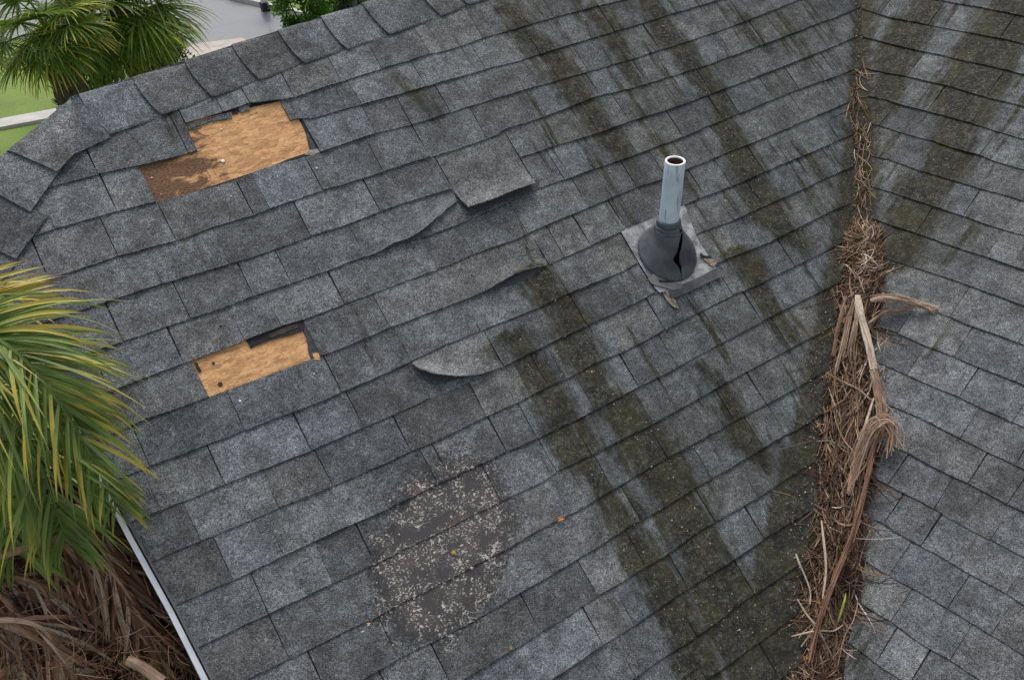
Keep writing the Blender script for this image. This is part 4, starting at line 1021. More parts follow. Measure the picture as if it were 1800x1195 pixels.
ft.lathe([ring(fc - N1 * 0.004, X_, Y_, 0.126), ring(fc + N1 * 0.001, X_, Y_, 0.126), ring(fc + N1 * 0.002, X_, Y_, 0.119)])
ft.build('foot_ring', M_RUBBER, vent, smooth=True)
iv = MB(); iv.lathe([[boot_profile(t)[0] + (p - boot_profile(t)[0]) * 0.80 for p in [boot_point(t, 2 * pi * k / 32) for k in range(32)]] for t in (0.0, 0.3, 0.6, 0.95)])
iv.build('boot_dark_liner', simple('painted_boot_dark', (0.006, 0.006, 0.007), 0.9, 0.2, 20, spec=0.05), vent, smooth=True)  # added liner, its black stands in for the unlit inside of the boot

# ------------------------------------------------------------------ dead palm litter lying in the valley
M_DEAD = dead_material('dry_palm_fibre', [(0.0, (0.030, 0.017, 0.012)), (0.25, (0.10, 0.056, 0.036)), (0.5, (0.24, 0.15, 0.095)), (0.75, (0.40, 0.28, 0.185)), (0.92, (0.58, 0.46, 0.34)), (1.0, (0.60, 0.57, 0.54))])
M_STALK = dead_material('dry_frond_stalk', [(0.0, (0.17, 0.085, 0.055)), (0.5, (0.33, 0.22, 0.155)), (1.0, (0.60, 0.51, 0.41))])
M_MOSSGREEN = simple('green_moss', (0.035, 0.042, 0.010), 0.95, 0.5, 120, 0.004, col2=(0.075, 0.070, 0.022))

XC = [(60, 1518), (130, 1512), (160, 1503), (200, 1508), (240, 1515), (300, 1516), (380, 1518), (400, 1518), (460, 1519), (520, 1514), (600, 1503), (640, 1500), (700, 1490), (800, 1498), (900, 1483), (1000, 1478), (1080, 1458), (1130, 1448), (1195, 1440)]
HW = [(60, 4), (130, 8), (160, 10), (200, 20), (260, 20), (320, 16), (380, 12), (396, 24), (410, 36), (460, 40), (520, 38), (600, 34), (660, 42), (720, 50), (800, 52), (870, 42), (950, 40), (1040, 42), (1080, 34), (1120, 30), (1195, 48)]
PH = [(60, 0.004), (250, 0.012), (380, 0.010), (400, 0.05), (460, 0.085), (520, 0.08), (600, 0.055), (700, 0.045), (800, 0.055), (900, 0.06), (1000, 0.06), (1100, 0.05), (1195, 0.04)]
def litter_height(x, y):
    d = (x - poly(XC, y)) / poly(HW, y)
    return poly(PH, y) * max(0.0, 1 - d * d)
def strand(b, x, y, ang, length, bend, r0, col, h0, h1, seg=6, wid=None):
    pts = []
    a = ang
    for i in range(seg + 1):
        t = i / seg
        h = lerp(h0, h1, t) + 0.010 * sin(pi * t) * rnd(0.2, 1)
        base = litter_height(x, y)
        pts.append(atv(x, y, max(0.006, base * (h if h < 2 else 1) + 0.004)))
        x += cos(a) * length / seg; y += sin(a) * length / seg
        a += bend / seg + rnd(-0.26, 0.26)
    R = [r0 * (0.55 + 0.45 * sin(pi * min(1, 0.15 + i / seg))) for i in range(seg + 1)]
    R[-1] = r0 * 0.3
    if wid: b.ribbon(pts, [wid * sin(pi * (0.12 + 0.8 * i / seg)) for i in range(seg + 1)], (U1 + N1 * rnd(-0.8, 0.8)), fold=rnd(0.0, 0.5), c=(col, 0, random.random()))
    else: b.tube(pts, R, 3, c=(col, 0, random.random()), cap=False)
def mound(name, y0, y1, parent, n=30, m=12, k=0.75):
    b = MB(); G = []
    for i in range(n + 1):
        y = lerp(y0, y1, i / n); xc, hw = poly(XC, y), poly(HW, y) * rnd(0.86, 1.0)
        fade = min(1, i / 2, (n - i) / 2)
        G.append([atv(xc + hw * (2 * j / m - 1), y, 0.003 + (k * litter_height(xc + hw * (2 * j / m - 1), y) * rnd(0.6, 1.15)) * fade) for j in range(m + 1)])
    b.sheet(G, 0.004, bottom=False, nrm=Vector((0, 0, 1)))
    return b.build(name, M_MOULD, parent)
def clump(name, label, y0, y1, n, angf, lenf, bendf, radf, colf, spread=1.0, ribbons=0.35, mound_k=0.75, stuff=True):
    root = thing(name, atv(poly(XC, (y0 + y1) / 2), (y0 + y1) / 2), label, 'palm litter')
    if mound_k: mound('leaf_mould', y0 + 4, y1, root, n=max(8, int((y1 - y0) / 8)), k=mound_k)
    b = MB()
    for q in range(n):
        y = rnd(y0, y1); xc, hw = poly(XC, y), poly(HW, y)
        g = max(-1.25, min(1.25, random.gauss(0, 0.45))) * spread
        x = xc + hw * g
        L = lenf(); a = angf(g, y)
        if random.random() < 0.10: x += rnd(-1, 1) * hw * 0.8; L *= 0.7; a += rnd(-1, 1)
        strand(b, x - cos(a) * L / 2, y - sin(a) * L / 2, a, L, bendf(), radf(), colf(), rnd(0.45, 1.15), rnd(0.45, 1.15), seg=8, wid=(radf() * 1.8 if random.random() < ribbons else None))
    o = b.build('dry_fibres', M_DEAD, root); o['kind'] = 'stuff'
    return root
def specks(root, spec, col=(0.26, 0.12, 0.06)):
    b = MB()
    for x0, x1, y0, y1, n in spec:
        for q in range(n):
            x, y = rnd(x0, x1), rnd(y0, y1); r = rnd(0.0015, 0.0045); c = atv(x, y, 0.010)
            a0 = rnd(0, 6)
            ids = [b.vert(c + (U1 * cos(a0 + a) + V1 * sin(a0 + a)) * r * rnd(0.5, 1.3) + N1 * rnd(0, 0.002), (0, 0), (rnd(0.2, 1), 0, 0)) for a in (0, 1.6, 3.1, 4.7)]
            t_ = b.vert(c + N1 * r * 0.7, (0, 0), (rnd(0.2, 1), 0, 0))
            for k in range(4): b.f.append((ids[k], ids[(k + 1) % 4], t_))
    o = b.build('leaf_crumbs', M_DEAD, root); o['kind'] = 'stuff'
def ang_any(g, y): return rnd(0, 2 * pi)
def ang_down(sp): return lambda g, y: pi / 2 + 0.05 + random.gauss(0, sp) - g * 0.12
colw = lambda: min(1, max(0, random.gauss(0.44, 0.28)))
colr = lambda: min(1, max(0, random.gauss(0.34, 0.28)))
upper_ = clump('palm_litter', 'thin wisps of dry palm fibre in the upper end of the mossy roof valley', 130, 396, 125, lambda g, y: pi / 2 + random.gauss(0, 0.45), lambda: rnd(14, 72), lambda: rnd(-2.2, 2.2), lambda: rnd(0.0012, 0.0024), colw, ribbons=0.12, mound_k=0)
specks(upper_, [(1504, 1522, 5, 150, 70), (1495, 1545, 150, 400, 90)])
clump('palm_litter', 'dense nest like clump of brown palm fibre in the valley above the broken pale stalk', 398, 520, 760, lambda g, y: (ang_any(g, y) if random.random() < 0.35 else -0.45 + random.gauss(0, 0.5)), lambda: rnd(16, 60), lambda: rnd(-1.8, 1.8), lambda: rnd(0.0010, 0.0024), colw, ribbons=0.2)
clump('palm_litter', 'matted stringy palm litter beside the pale broken stalk in the middle of the valley', 505, 780, 400, lambda g, y: (pi / 2 + 0.18 + random.gauss(0, 0.38)), lambda: rnd(35, 160), lambda: rnd(-1.7, 1.7), lambda: rnd(0.0011, 0.0024), colw, ribbons=0.3, mound_k=0.6)
lower_ = clump('palm_litter', 'thick rope of reddish brown palm strands along the lower valley', 760, 1090, 620, lambda g, y: (pi / 2 + 0.10 + random.gauss(0, 0.33) if random.random() < 0.8 else ang_any(g, y)), lambda: rnd(35, 200), lambda: rnd(-2.0, 2.0), lambda: rnd(0.0011, 0.0026), colr, ribbons=0.25)
specks(lower_, [(1425, 1450, 540, 900, 60), (1545, 1600, 560, 900, 22), (1385, 1425, 900, 1190, 60), (1500, 1540, 900, 1190, 25)])
clump('palm_litter', 'loose tangle of twigs and moss at the lower end of the roof valley', 1080, 1215, 420, lambda g, y: (pi / 2 + 0.1 + random.gauss(0, 0.7)), lambda: rnd(18, 80), lambda: rnd(-1.4, 1.4), lambda: rnd(0.0010, 0.0022), colr, ribbons=0.2, mound_k=0.5)

# larger single pieces lying on that litter
def piece(name, label, cat, ctrl, widths, mat, col, flat=True, fold=0.35, fibres=0, fan=None, n=5, r=None):
    """ctrl: (px, py, height above the slope)"""
    pts = smooth_path([atv(x, y, h) for x, y, h in ctrl], n)
    b = MB(); m = len(pts)
    W = [poly([(i / (len(widths) - 1), w) for i, w in enumerate(widths)], k / (m - 1)) for k in range(m)]
    if flat:
        sd = [((pts[min(i + 1, m - 1)] - pts[max(i - 1, 0)]).cross(N1 + N2)).normalized() for i in range(m)]
        rows = []
        for i in range(m):
            nn = (N1 + N2).normalized()
            rows.append([pts[i] + sd[i] * W[i] * q - nn * (W[i] * fold * q * q) for q in (-1, -0.5, 0, 0.5, 1)])
        b.sheet(rows, 0.003, UV=[[(q * 0.25, i * 0.2) for q in range(5)] for i in range(m)], bottom=True, C=[[(col, 0, 0.3)] * 5 for i in range(m)], nrm=Vector((0, 0, 1)))
    else:
        b.tube(pts, W, 6, c=(col, 0, 0.5))
    for q in range(fibres):
        k0 = random.randrange(0, max(1, m - 4)); k1 = min(m - 1, k0 + random.randrange(3, max(4, m)))
        off = Vector((rnd(-1, 1), rnd(-1, 1), rnd(0.0, 1.0))) * (max(W) * 1.1)
        off2 = Vector((rnd(-1, 1), rnd(-1, 1), rnd(0.0, 1.0))) * (max(W) * 1.6)
        seg = [pts[k] + off.lerp(off2, (k - k0) / max(1, k1 - k0)) for k in range(k0, k1 + 1)]
        if len(seg) > 2: b.tube(seg, rnd(0.0009, 0.0022), 3, c=(min(1, max(0, col + rnd(-0.35, 0.3))), 0, random.random()), cap=False)
    o = b.build(name, mat, None)
    return tag(o, label, cat)
piece('frond_stalk', 'pale cream flat palm stalk leaning down the middle of the valley, broken at its top', 'palm stalk', [(1508, 518, 0.100), (1512, 545, 0.100), (1520, 575, 0.092), (1529, 610, 0.082), (1537, 648, 0.070)], [0.011, 0.0165, 0.0135, 0.0160, 0.0150, 0.0145], M_STALK, 0.97, fibres=6)
piece('frond_sheath', 'brown split frond sheath hanging from the lower end of the pale stalk', 'palm sheath', [(1536, 645, 0.068), (1543, 680, 0.060), (1550, 712, 0.050), (1552, 742, 0.045), (1547, 765, 0.040)], [0.013, 0.018, 0.019, 0.012, 0.006], M_STALK, 0.42, fibres=26)
piece('frond_branch', 'grey brown dry frond branch reaching from the litter over the right slope', 'palm branch', [(1530, 528, 0.075), (1552, 523, 0.070), (1580, 525, 0.055), (1603, 533, 0.040), (1622, 540, 0.025), (1642, 549, 0.010)], [0.008, 0.014, 0.013, 0.009, 0.005, 0.002], M_STALK, 0.55, fibres=30)
piece('frond_strip', 'lower forked strip of dry frond curving back to the valley under the grey branch', 'palm strip', [(1524, 572, 0.050), (1538, 559, 0.045), (1558, 549, 0.040), (1582, 546, 0.034), (1606, 540, 0.024)], [0.004, 0.007, 0.009, 0.006, 0.003], M_STALK, 0.40, fibres=14)
for q, (c, w, col, lab) in enumerate([
        ([(1500, 530, 0.09), (1492, 560, 0.08), (1483, 600, 0.06), (1470, 650, 0.035)], [0.004, 0.009, 0.008, 0.003], 0.5, 'brown frond blade left of the pale stalk, longest of that bunch'),
        ([(1506, 548, 0.098), (1503, 575, 0.088), (1496, 603, 0.066), (1492, 628, 0.045)], [0.004, 0.010, 0.009, 0.003], 0.75, 'light tan frond blade just left of the pale stalk'),
        ([(1488, 520, 0.085), (1478, 555, 0.07), (1470, 590, 0.05), (1464, 625, 0.03)], [0.003, 0.007, 0.006, 0.002], 0.35, 'dark brown frond blade at the left edge of the valley litter')]):
    piece('palm_leaf_strip', lab, 'palm strip', c, w, M_STALK, col, fibres=12)
piece('frond_stalk', 'long reddish brown palm stalk running down the lower valley litter', 'palm stalk', [(1538, 772, 0.060), (1530, 815, 0.070), (1521, 860, 0.075), (1510, 900, 0.080), (1497, 945, 0.085), (1481, 985, 0.085), (1463, 1030, 0.08), (1447, 1070, 0.070), (1434, 1115, 0.055), (1424, 1160, 0.040)], [0.008, 0.009, 0.009, 0.0085, 0.009, 0.0085, 0.008, 0.007, 0.0055, 0.004], M_STALK, 0.10, fibres=22)
piece('dry_frond', 'looped bundle of grey brown frond strips bent over at the right edge of the litter', 'palm frond', [(1492, 868, 0.06), (1505, 820, 0.07), (1522, 775, 0.075), (1540, 748, 0.075), (1557, 744, 0.065), (1564, 762, 0.055), (1558, 792, 0.045)], [0.008, 0.017, 0.026, 0.022, 0.014, 0.010, 0.004], M_STALK, 0.48, fibres=70, n=6)
piece('stick', 'pale thin stick beside the reddish stalk in the middle litter', 'stick', [(1536, 700, 0.055), (1524, 738, 0.06), (1512, 780, 0.065), (1500, 830, 0.06), (1492, 870, 0.055)], [0.004, 0.0055, 0.005, 0.004, 0.003], M_STALK, 0.85, flat=False)
piece('stick', 'grey weathered stick lying lengthwise in the left of the lower litter', 'stick', [(1444, 915, 0.06), (1449, 960, 0.075), (1452, 1005, 0.075), (1446, 1052, 0.06)], [0.003, 0.0045, 0.004, 0.003], M_STALK, 0.9, flat=False)
piece('twig', 'thin brown twig crossing the mid valley litter above the cluster of moss', 'twig', [(1452, 655, 0.05), (1480, 670, 0.055), (1510, 685, 0.055), (1534, 703, 0.05), (1556, 694, 0.02)], [0.003, 0.004, 0.004, 0.003, 0.002], M_STALK, 0.45, flat=False)
piece('twig', 'white tipped bent twig standing off the left side of the lower litter', 'twig', [(1399, 973, 0.030), (1405, 990, 0.030), (1414, 1010, 0.022), (1424, 1038, 0.018), (1424, 1062, 0.016)], [0.0035, 0.0035, 0.003, 0.003, 0.002], M_STALK, 1.0, flat=False)
piece('twig', 'long pale twig crossing the lower valley from upper left to lower right', 'twig', [(1401, 1052, 0.030), (1417, 1078, 0.040), (1433, 1098, 0.055), (1448, 1124, 0.050), (1466, 1160, 0.030)], [0.002, 0.003, 0.0035, 0.003, 0.002], M_STALK, 0.8, flat=False)
piece('twig', 'nearly horizontal pale twig across the lower valley litter', 'twig', [(1391, 1118, 0.020), (1412, 1113, 0.030), (1440, 1108, 0.055), (1465, 1108, 0.050), (1482, 1098, 0.030)], [0.002, 0.003, 0.0035, 0.003, 0.002], M_STALK, 0.75, flat=False)
piece('twig', 'short pale twig pointing down left from the crossing twigs of the lower valley', 'twig', [(1432, 1100, 0.045), (1420, 1120, 0.030), (1408, 1136, 0.018)], [0.003, 0.003, 0.002], M_STALK, 0.8, flat=False)
piece('twig', 'thin twig arching on the shingles right of the lower litter', 'twig', [(1508, 1060, 0.03), (1500, 1090, 0.045), (1484, 1120, 0.040), (1472, 1172, 0.02)], [0.0015, 0.002, 0.002, 0.0015], M_STALK, 0.55, flat=False)
M_BLADE = simple('yellow_green_blade', (0.30, 0.36, 0.05), 0.6, 0.2, 40)
piece('leaf_blade', 'small yellow green leaf blade on the lower valley litter', 'leaf', [(1487, 1042, 0.075), (1484, 1058, 0.078), (1478, 1078, 0.07), (1473, 1092, 0.06)], [0.001, 0.004, 0.0035, 0.001], M_BLADE, 0.5)

# fallen leaves on the shingles
def small_leaf(px, py, size, col, label, cat='leaf', P=at1, h=0.012):
    b = MB(); c = P(px, py, h); m = simple('fallen_leaf', col, 0.7, 0.3, 60)
    X, Y = U1, V1
    a0 = rnd(0, 6)
    pts = [(1.0, 0), (0.35, 0.3), (0.2, 0.9), (-0.2, 0.4), (-0.9, 0.5), (-0.35, 0.0), (-0.8, -0.6), (0.0, -0.35), (0.4, -0.8), (0.4, -0.25)]
    cc = b.vert(c + N1 * 0.003)
    ids = [b.vert(c + (X * (x * cos(a0) - y * sin(a0)) + Y * (x * sin(a0) + y * cos(a0))) * size + N1 * rnd(0, 0.005)) for x, y in pts]
    for i in range(len(ids)): b.f.append((cc, ids[i], ids[(i + 1) % len(ids)]))
    return tag(b.build('fallen_leaf', m, None), label, cat)
small_leaf(985, 912, 0.015, (0.50, 0.22, 0.07), 'orange brown scrap of leaf on the shingles right of the bald patch')
small_leaf(797, 970, 0.011, (0.60, 0.42, 0.05), 'tiny yellow leaf in the middle of the bald patch')
small_leaf(829, 998, 0.007, (0.55, 0.45, 0.30), 'tiny cream flake on the lower right of the bald patch')
small_leaf(1418, 1154, 0.012, (0.45, 0.17, 0.05), 'small rust coloured leaf at the lower left end of the valley litter', P=atv, h=0.03)
small_leaf(648, 1096, 0.008, (0.50, 0.30, 0.16), 'tan scrap at the lower left tip of the bald patch')
small_leaf(898, 1138, 0.009, (0.28, 0.23, 0.10), 'olive scrap caught in the course line below the bald patch')
small_leaf(1505, 64, 0.008, (0.40, 0.20, 0.10), 'small brown leaf crumb at the top of the valley', P=atv)
# crumbs of lichen and granules scattered in the moss
cb = MB()
for q in range(300):
    if q < 170:
        c0, line, wid = random.choice([MOSS_LINES1[4], MOSS_LINES1[5], MOSS_LINES1[4], MOSS_LINES1[2]])
        v = rnd(-0.9, 0.8) if line is not MOSS_LINES1[2][1] else rnd(0.5, 1.8)
        u = by_v(line, v) + random.gauss(0, 0.06)
    elif q < 230: v = rnd(-0.6, 0.5); u = by_v(VAL_L, v) - abs(random.gauss(0, 0.10)) - 0.01
    else: v = random.gauss(0.06, 0.14); u = random.gauss(0.74, 0.14)
    r = rnd(0.0012, 0.0034) * (1.0 if random.random() < 0.85 else 1.5)
    c = P1(u, v, 0.0115)
    i0 = [cb.vert(c + U1 * r * cos(a) * rnd(0.6, 1.3) + V1 * r * sin(a) * rnd(0.6, 1.3)) for a in (0.2, 1.7, 3.1, 4.7)]
    tp = cb.vert(c + N1 * r * 0.8)
    for k in range(4): cb.f.append((i0[k], i0[(k + 1) % 4], tp))
tag(cb.build('grit', simple('pale_grit', (0.42, 0.41, 0.33), 0.85, 0.3, 90), None), 'pale grit and lichen crumbs scattered in the mossy trails', 'grit', kind='stuff')

# ------------------------------------------------------------------ palms
M_LEAF_NEAR = leaf_material('palm_leaflet_near', (0.155, 0.235, 0.052), (0.64, 0.51, 0.10), 0.9, 0.38, 0.5)
M_LEAF_FAR = leaf_material('fan_palm_leaf', (0.110, 0.180, 0.022), (0.58, 0.52, 0.07), 1.0, 0.42)
M_BOOTS = dead_material('palm_trunk_fibre', [(0.0, (0.035, 0.026, 0.02)), (0.5, (0.10, 0.075, 0.055)), (1.0, (0.22, 0.17, 0.125))])
M_SKIRT = dead_material('dead_frond_skirt', [(0.0, (0.050, 0.021, 0.013)), (0.3, (0.17, 0.080, 0.048)), (0.6, (0.33, 0.195, 0.125)), (0.85, (0.42, 0.31, 0.24)), (1.0, (0.60, 0.53, 0.48))])

def keep_off(p, h=0.010):
    u, v, hh = uv1(p)
    if u > left1(min(v, 1.9)) - 0.03 and hh < h: p = p + N1 * (h - hh)
    return p
def palm_trunk(base, top, r0, r1, name, parent, mat):
    b = MB(); n = 26
    ax_ = (top - base); L = ax_.length; ax_ = ax_.normalized()
    X = ax_.cross(Vector((0, 1, 0.1))).normalized(); Y = ax_.cross(X)
    rings = []
    for i in range(n + 1):
        t = i / n; r = lerp(r0, r1, t) * (1 + 0.06 * sin(t * 60))
        rings.append([base + ax_ * (t * L) + X * r * cos(a * pi / 7) + Y * r * sin(a * pi / 7) for a in range(14)])
    ix = b.lathe(rings)
    for row_ in ix:
        for k in row_: b.c[k] = (rnd(0.1, 0.4), 0, 0)
    # old leaf bases
    for q in range(240):
        t = rnd(0.15, 1.0); a = rnd(0, 2 * pi); r = lerp(r0, r1, t)
        d = X * cos(a) + Y * sin(a)
        p0 = base + ax_ * (t * L) + d * r * 0.85
        p1 = p0 + (d * 0.75 + ax_ * 0.9).normalized() * rnd(0.07, 0.15)
        b.ribbon([p0, p0.lerp(p1, 0.5), p1], [0.03, 0.022, 0.006], ax_.cross(d), c=(rnd(0.1, 1.0), 0, 0))
    return b.build(name, mat, parent)
def fan_frond(parent, hub, d, stem, R, n, mat, droop=0.9, tip_r=None, arc=2.0, name='frond'):
    """palmate leaf: bent petiole, then n leaflets spread over +-arc with drooping tips"""
    b = MB()
    d = d.normalized()
    up = Vector((0, 0, 1)); side_ = d.cross(up)
    side_ = side_.normalized() if side_.length > 0.05 else Vector((1, 0, 0))
    nn = side_.cross(d).normalized()
    c0 = hub; c1 = hub + d * stem - Vector((0, 0, 1)) * stem * 0.10
    pst = [hub.lerp(c1, q / 4) + nn * 0.03 * sin(pi * q / 4) for q in range(5)]
    b.tube(pst, [0.016, 0.013, 0.011, 0.009, 0.008], 4, c=(0.35, 0.1, 0.3))
    dd = (c1 - pst[-2]).normalized()
    for k in range(n):
        a = lerp(-arc, arc, (k + rnd(-0.3, 0.3)) / (n - 1))
        L = R * (0.70 + 0.30 * cos(a * 0.55)) * rnd(0.85, 1.1)
        di = (dd * cos(a) + side_ * sin(a) + nn * 0.10 * rnd(-1, 1)).normalized()
        pts, W = [], []
        p = c1.copy(); v_ = di.copy(); S = 7
        dr = droop * rnd(0.7, 1.3)
        for i in range(S + 1):
            t = i / S
            pts.append(p.copy()); W.append((0.016 if R > 0.6 else 0.012) * (sin(pi * min(0.98, 0.18 + 0.80 * t)) ** 0.7))
            v_ = (v_ - up * dr * (0.04 + 0.42 * t * t)).normalized()
            p = p + v_ * (L / S)
        W[-1] = 0.001
        b.ribbon(pts, W, [dd.cross(di) * 0.0 + nn.cross(di) for _ in pts], fold=0.5, c=(random.random() if tip_r is None else tip_r * rnd(0.6, 1.2), 0, random.random()))
    return b.build(name, mat, parent)

def fan_palm(px, py, z, label, trunk_r, dirs, R, seed, skirt=8, extra=()):
    random.seed(seed)
    hub = atz(px, py, z)
    root = thing('fan_palm', (hub.x, hub.y, 0), label, 'palm tree', 'fan palms in the garden behind the roof')
    palm_trunk(Vector((hub.x, hub.y, 0)), hub, trunk_r * 0.9, trunk_r * 1.1, 'trunk', root, M_BOOTS)
    for az, el, st in dirs:
        a, e = radians(az), radians(el)
        fan_frond(root, hub, Vector((cos(a) * cos(e), sin(a) * cos(e), sin(e))), st, R * rnd(0.85, 1.1), 34, M_LEAF_FAR, droop=rnd(0.5, 1.0), tip_r=rnd(0.15, 0.7))
    for q in range(skirt):
        a = rnd(0, 2 * pi); e = radians(rnd(-75, -45))
        fan_frond(root, hub - Vector((0, 0, 0.1)), Vector((cos(a) * cos(e), sin(a) * cos(e), sin(e))), 0.3, R * 0.7, 20, M_SKIRT, droop=1.0, tip_r=rnd(0.3, 0.9), name='dead_frond')
    return root
def ringdirs(n, els, st, jit=14):
    return [((360 / n) * i + rnd(-jit, jit), random.choice(els) + rnd(-8, 8), st * rnd(0.8, 1.25)) for i in range(n)]
random.seed(11)
fan_palm(84, 56, 3.15, 'fan palm with a thick shaggy trunk at the far left behind the ridge', 0.17, ringdirs(8, [-22, -8], 0.32) + ringdirs(8, [12, 30], 0.4) + ringdirs(7, [48, 70], 0.45), 0.55, 21, skirt=0)
fan_palm(208, 10, 3.0, 'fan palm with drooping yellow green fronds in the middle behind the ridge', 0.13, ringdirs(9, [-34, -14], 0.45) + ringdirs(10, [8, 25], 0.55) + ringdirs(7, [45, 70], 0.45), 0.82, 22)
fan_palm(-105, 95, 2.5, 'dark fan palm cut off by the left border, lowest crown of the three', 0.14, ringdirs(8, [-10, 15], 0.45) + ringdirs(6, [40, 60], 0.5), 0.70, 23, skirt=2)

# near palm at the lower left
random.seed(5)
hubn = at1(-170, 560, 0.02)
near = thing('feather_palm', (hubn.x, hubn.y, 0), 'feather palm at the left with green fronds over the roof edge and dead brown skirt', 'palm tree')
palm_trunk(Vector((hubn.x - 0.15, hubn.y - 0.1, 0)), hubn - Vector((0.15, 0.1, 0.25)), 0.19, 0.17, 'trunk', near, M_BOOTS)
DOWN = Vector((0, 0, -1))
def feather(ctrl, lens, n, parent, droop=0.8, yel=(0.1, 0.7), sidef=(1, 1), spread=0.85, w=0.0085, name='frond', mat=None, both=(0.5, 1.0), clampit=True, rw=0.010, taper=True):
    """pinnate frond: ctrl (px, py, h above the slope) is the midrib"""
    mid = smooth_path([at1(x, y, h) for x, y, h in ctrl], 8)
    b = MB(); m = len(mid)
    b.tube(mid, [lerp(rw, 0.0025, i / (m - 1)) for i in range(m)], 5, c=(0.25, 0.1, 0.2))
    for k in range(n):
        t = (k + rnd(0, 1)) / n
        fi = t * (m - 1.001); i = int(fi); p0 = mid[i].lerp(mid[i + 1], fi - i)
        T = (mid[i + 1] - mid[i]).normalized()
        S = T.cross(N1).normalized()
        sgn = 1 if random.random() < both[0] else -1
        L = poly([(q / (len(lens) - 1), l) for q, l in enumerate(lens)], t) * rnd(0.75, 1.12)
        di = (T * rnd(0.55, 0.95) + S * (sgn * spread * rnd(0.5, 1.1)) + N1 * rnd(-0.15, 0.35)).normalized()
        pts, W = [], []; p = p0.copy(); v_ = di; S_ = 9; dr = droop * rnd(0.5, 1.4)
        for q in range(S_ + 1):
            tt = q / S_
            pts.append(keep_off(p, rnd(0.010, 0.03)) if clampit else p.copy())
            W.append(w * rnd(0.9, 1.1) * (sin(pi * min(0.985, 0.16 + 0.82 * tt)) ** 0.6) * (1 if tt < 0.45 else 1 - (tt - 0.45) * 1.1))
            v_ = (v_ + DOWN * dr * (0.03 + 0.20 * tt)).normalized()
            p = p + v_ * (L / S_)
        W[-1] = 0.0006
        b.ribbon(pts, W, S * 0.7 + N1 * rnd(-0.6, 0.6), fold=0.35, c=(rnd(*yel), 0, random.random()))
    return b.build(name, mat or M_LEAF_NEAR, parent)
feather([(-170, 600, 0.05), (-60, 575, 0.20), (30, 620, 0.27), (105, 710, 0.25), (165, 810, 0.18), (205, 890, 0.11)], [0.34, 0.40, 0.37, 0.30, 0.22, 0.12], 130, near, yel=(0.1, 0.95), droop=0.85, w=0.0058, spread=0.55)
feather([(-170, 620, 0.05), (-70, 630, 0.16), (10, 700, 0.20), (60, 790, 0.17), (95, 880, 0.11), (115, 950, 0.05)], [0.36, 0.42, 0.40, 0.34, 0.26, 0.14], 130, near, yel=(0.0, 0.7), droop=0.9, w=0.0058, spread=0.6)
feather([(-170, 620, 0.05), (-90, 605, 0.15), (-20, 612, 0.19), (50, 640, 0.18), (105, 690, 0.15), (140, 750, 0.10)], [0.34, 0.38, 0.36, 0.30, 0.22, 0.12], 115, near, yel=(0.1, 0.95), droop=0.8, w=0.0058, spread=0.55)
feather([(-170, 520, 0.04), (-100, 508, 0.08), (-50, 510, 0.10), (0, 518, 0.09), (45, 528, 0.07)], [0.20, 0.26, 0.24, 0.20, 0.14], 30, near, yel=(0.9, 1.3), droop=0.25, w=0.0065, spread=0.45)
feather([(-170, 640, 0.0), (-90, 700, 0.06), (-30, 800, 0.06), (10, 890, 0.02), (30, 970, -0.05)], [0.32, 0.34, 0.34, 0.30, 0.18], 80, near, yel=(0.0, 0.7), droop=1.2)
feather([(-170, 640, -0.1), (-120, 740, -0.05), (-60, 870, -0.08), (-20, 960, -0.15)], [0.28, 0.30, 0.28, 0.2], 60, near, yel=(0.0, 0.4), droop=1.0)
# dead skirt below: drooping dry fronds hanging beside the gable
def keep_left(p):
    u, v, hh = uv1(p)
    lim = left1(min(v, 1.5)) - 0.055
    if hh > -0.10 and u > lim: p = p - U1 * (u - lim)
    if u > 0.02: p = p - U1 * (u - 0.02)
    return p
def dead_frond(ctrl, lens, n, w=0.0078, droop=0.9, cr=(0.1, 0.9), rw=0.012, spread=0.55):
    mid = smooth_path([at1(x, y, h) for x, y, h in ctrl], 6)
    b = MB(); m = len(mid)
    b.tube([keep_left(p) for p in mid], [lerp(rw, 0.003, i / (m - 1)) for i in range(m)], 5, c=(rnd(*cr), 0, 0.2))
    for k in range(n):
        t = (k + rnd(0, 1)) / n
        fi = t * (m - 1.001); i = int(fi); p0 = mid[i].lerp(mid[i + 1], fi - i)
        T = (mid[i + 1] - mid[i]).normalized(); S = T.cross(N1).normalized()
        L = poly([(q / (len(lens) - 1), l) for q, l in enumerate(lens)], t) * rnd(0.6, 1.15)
        v_ = (T * rnd(0.3, 0.9) + S * rnd(-1, 1) * spread + N1 * rnd(-0.3, 0.3) + DOWN * 0.5).normalized()
        p = p0.copy(); pts, W = [], []; S_ = 8; dr = droop * rnd(0.4, 1.4)
        curl_ = Vector((rnd(-1, 1), rnd(-1, 1), 0)) * 0.14
        for q in range(S_ + 1):
            tt = q / S_
            pts.append(keep_left(p)); W.append(w * rnd(0.6, 1.2) * (sin(pi * min(0.985, 0.2 + 0.78 * tt)) ** 0.6))
            v_ = (v_ + DOWN * dr * 0.16 + curl_ * rnd(0.3, 1.6)).normalized(); p = p + v_ * (L / S_)
        W[-1] = 0.0006
        b.ribbon(pts, W, S * 0.7 + N1 * rnd(-0.9, 0.9), fold=rnd(0.1, 0.9), c=(rnd(*cr), 0, random.random()))
    return b.build('dead_frond', M_SKIRT, near)
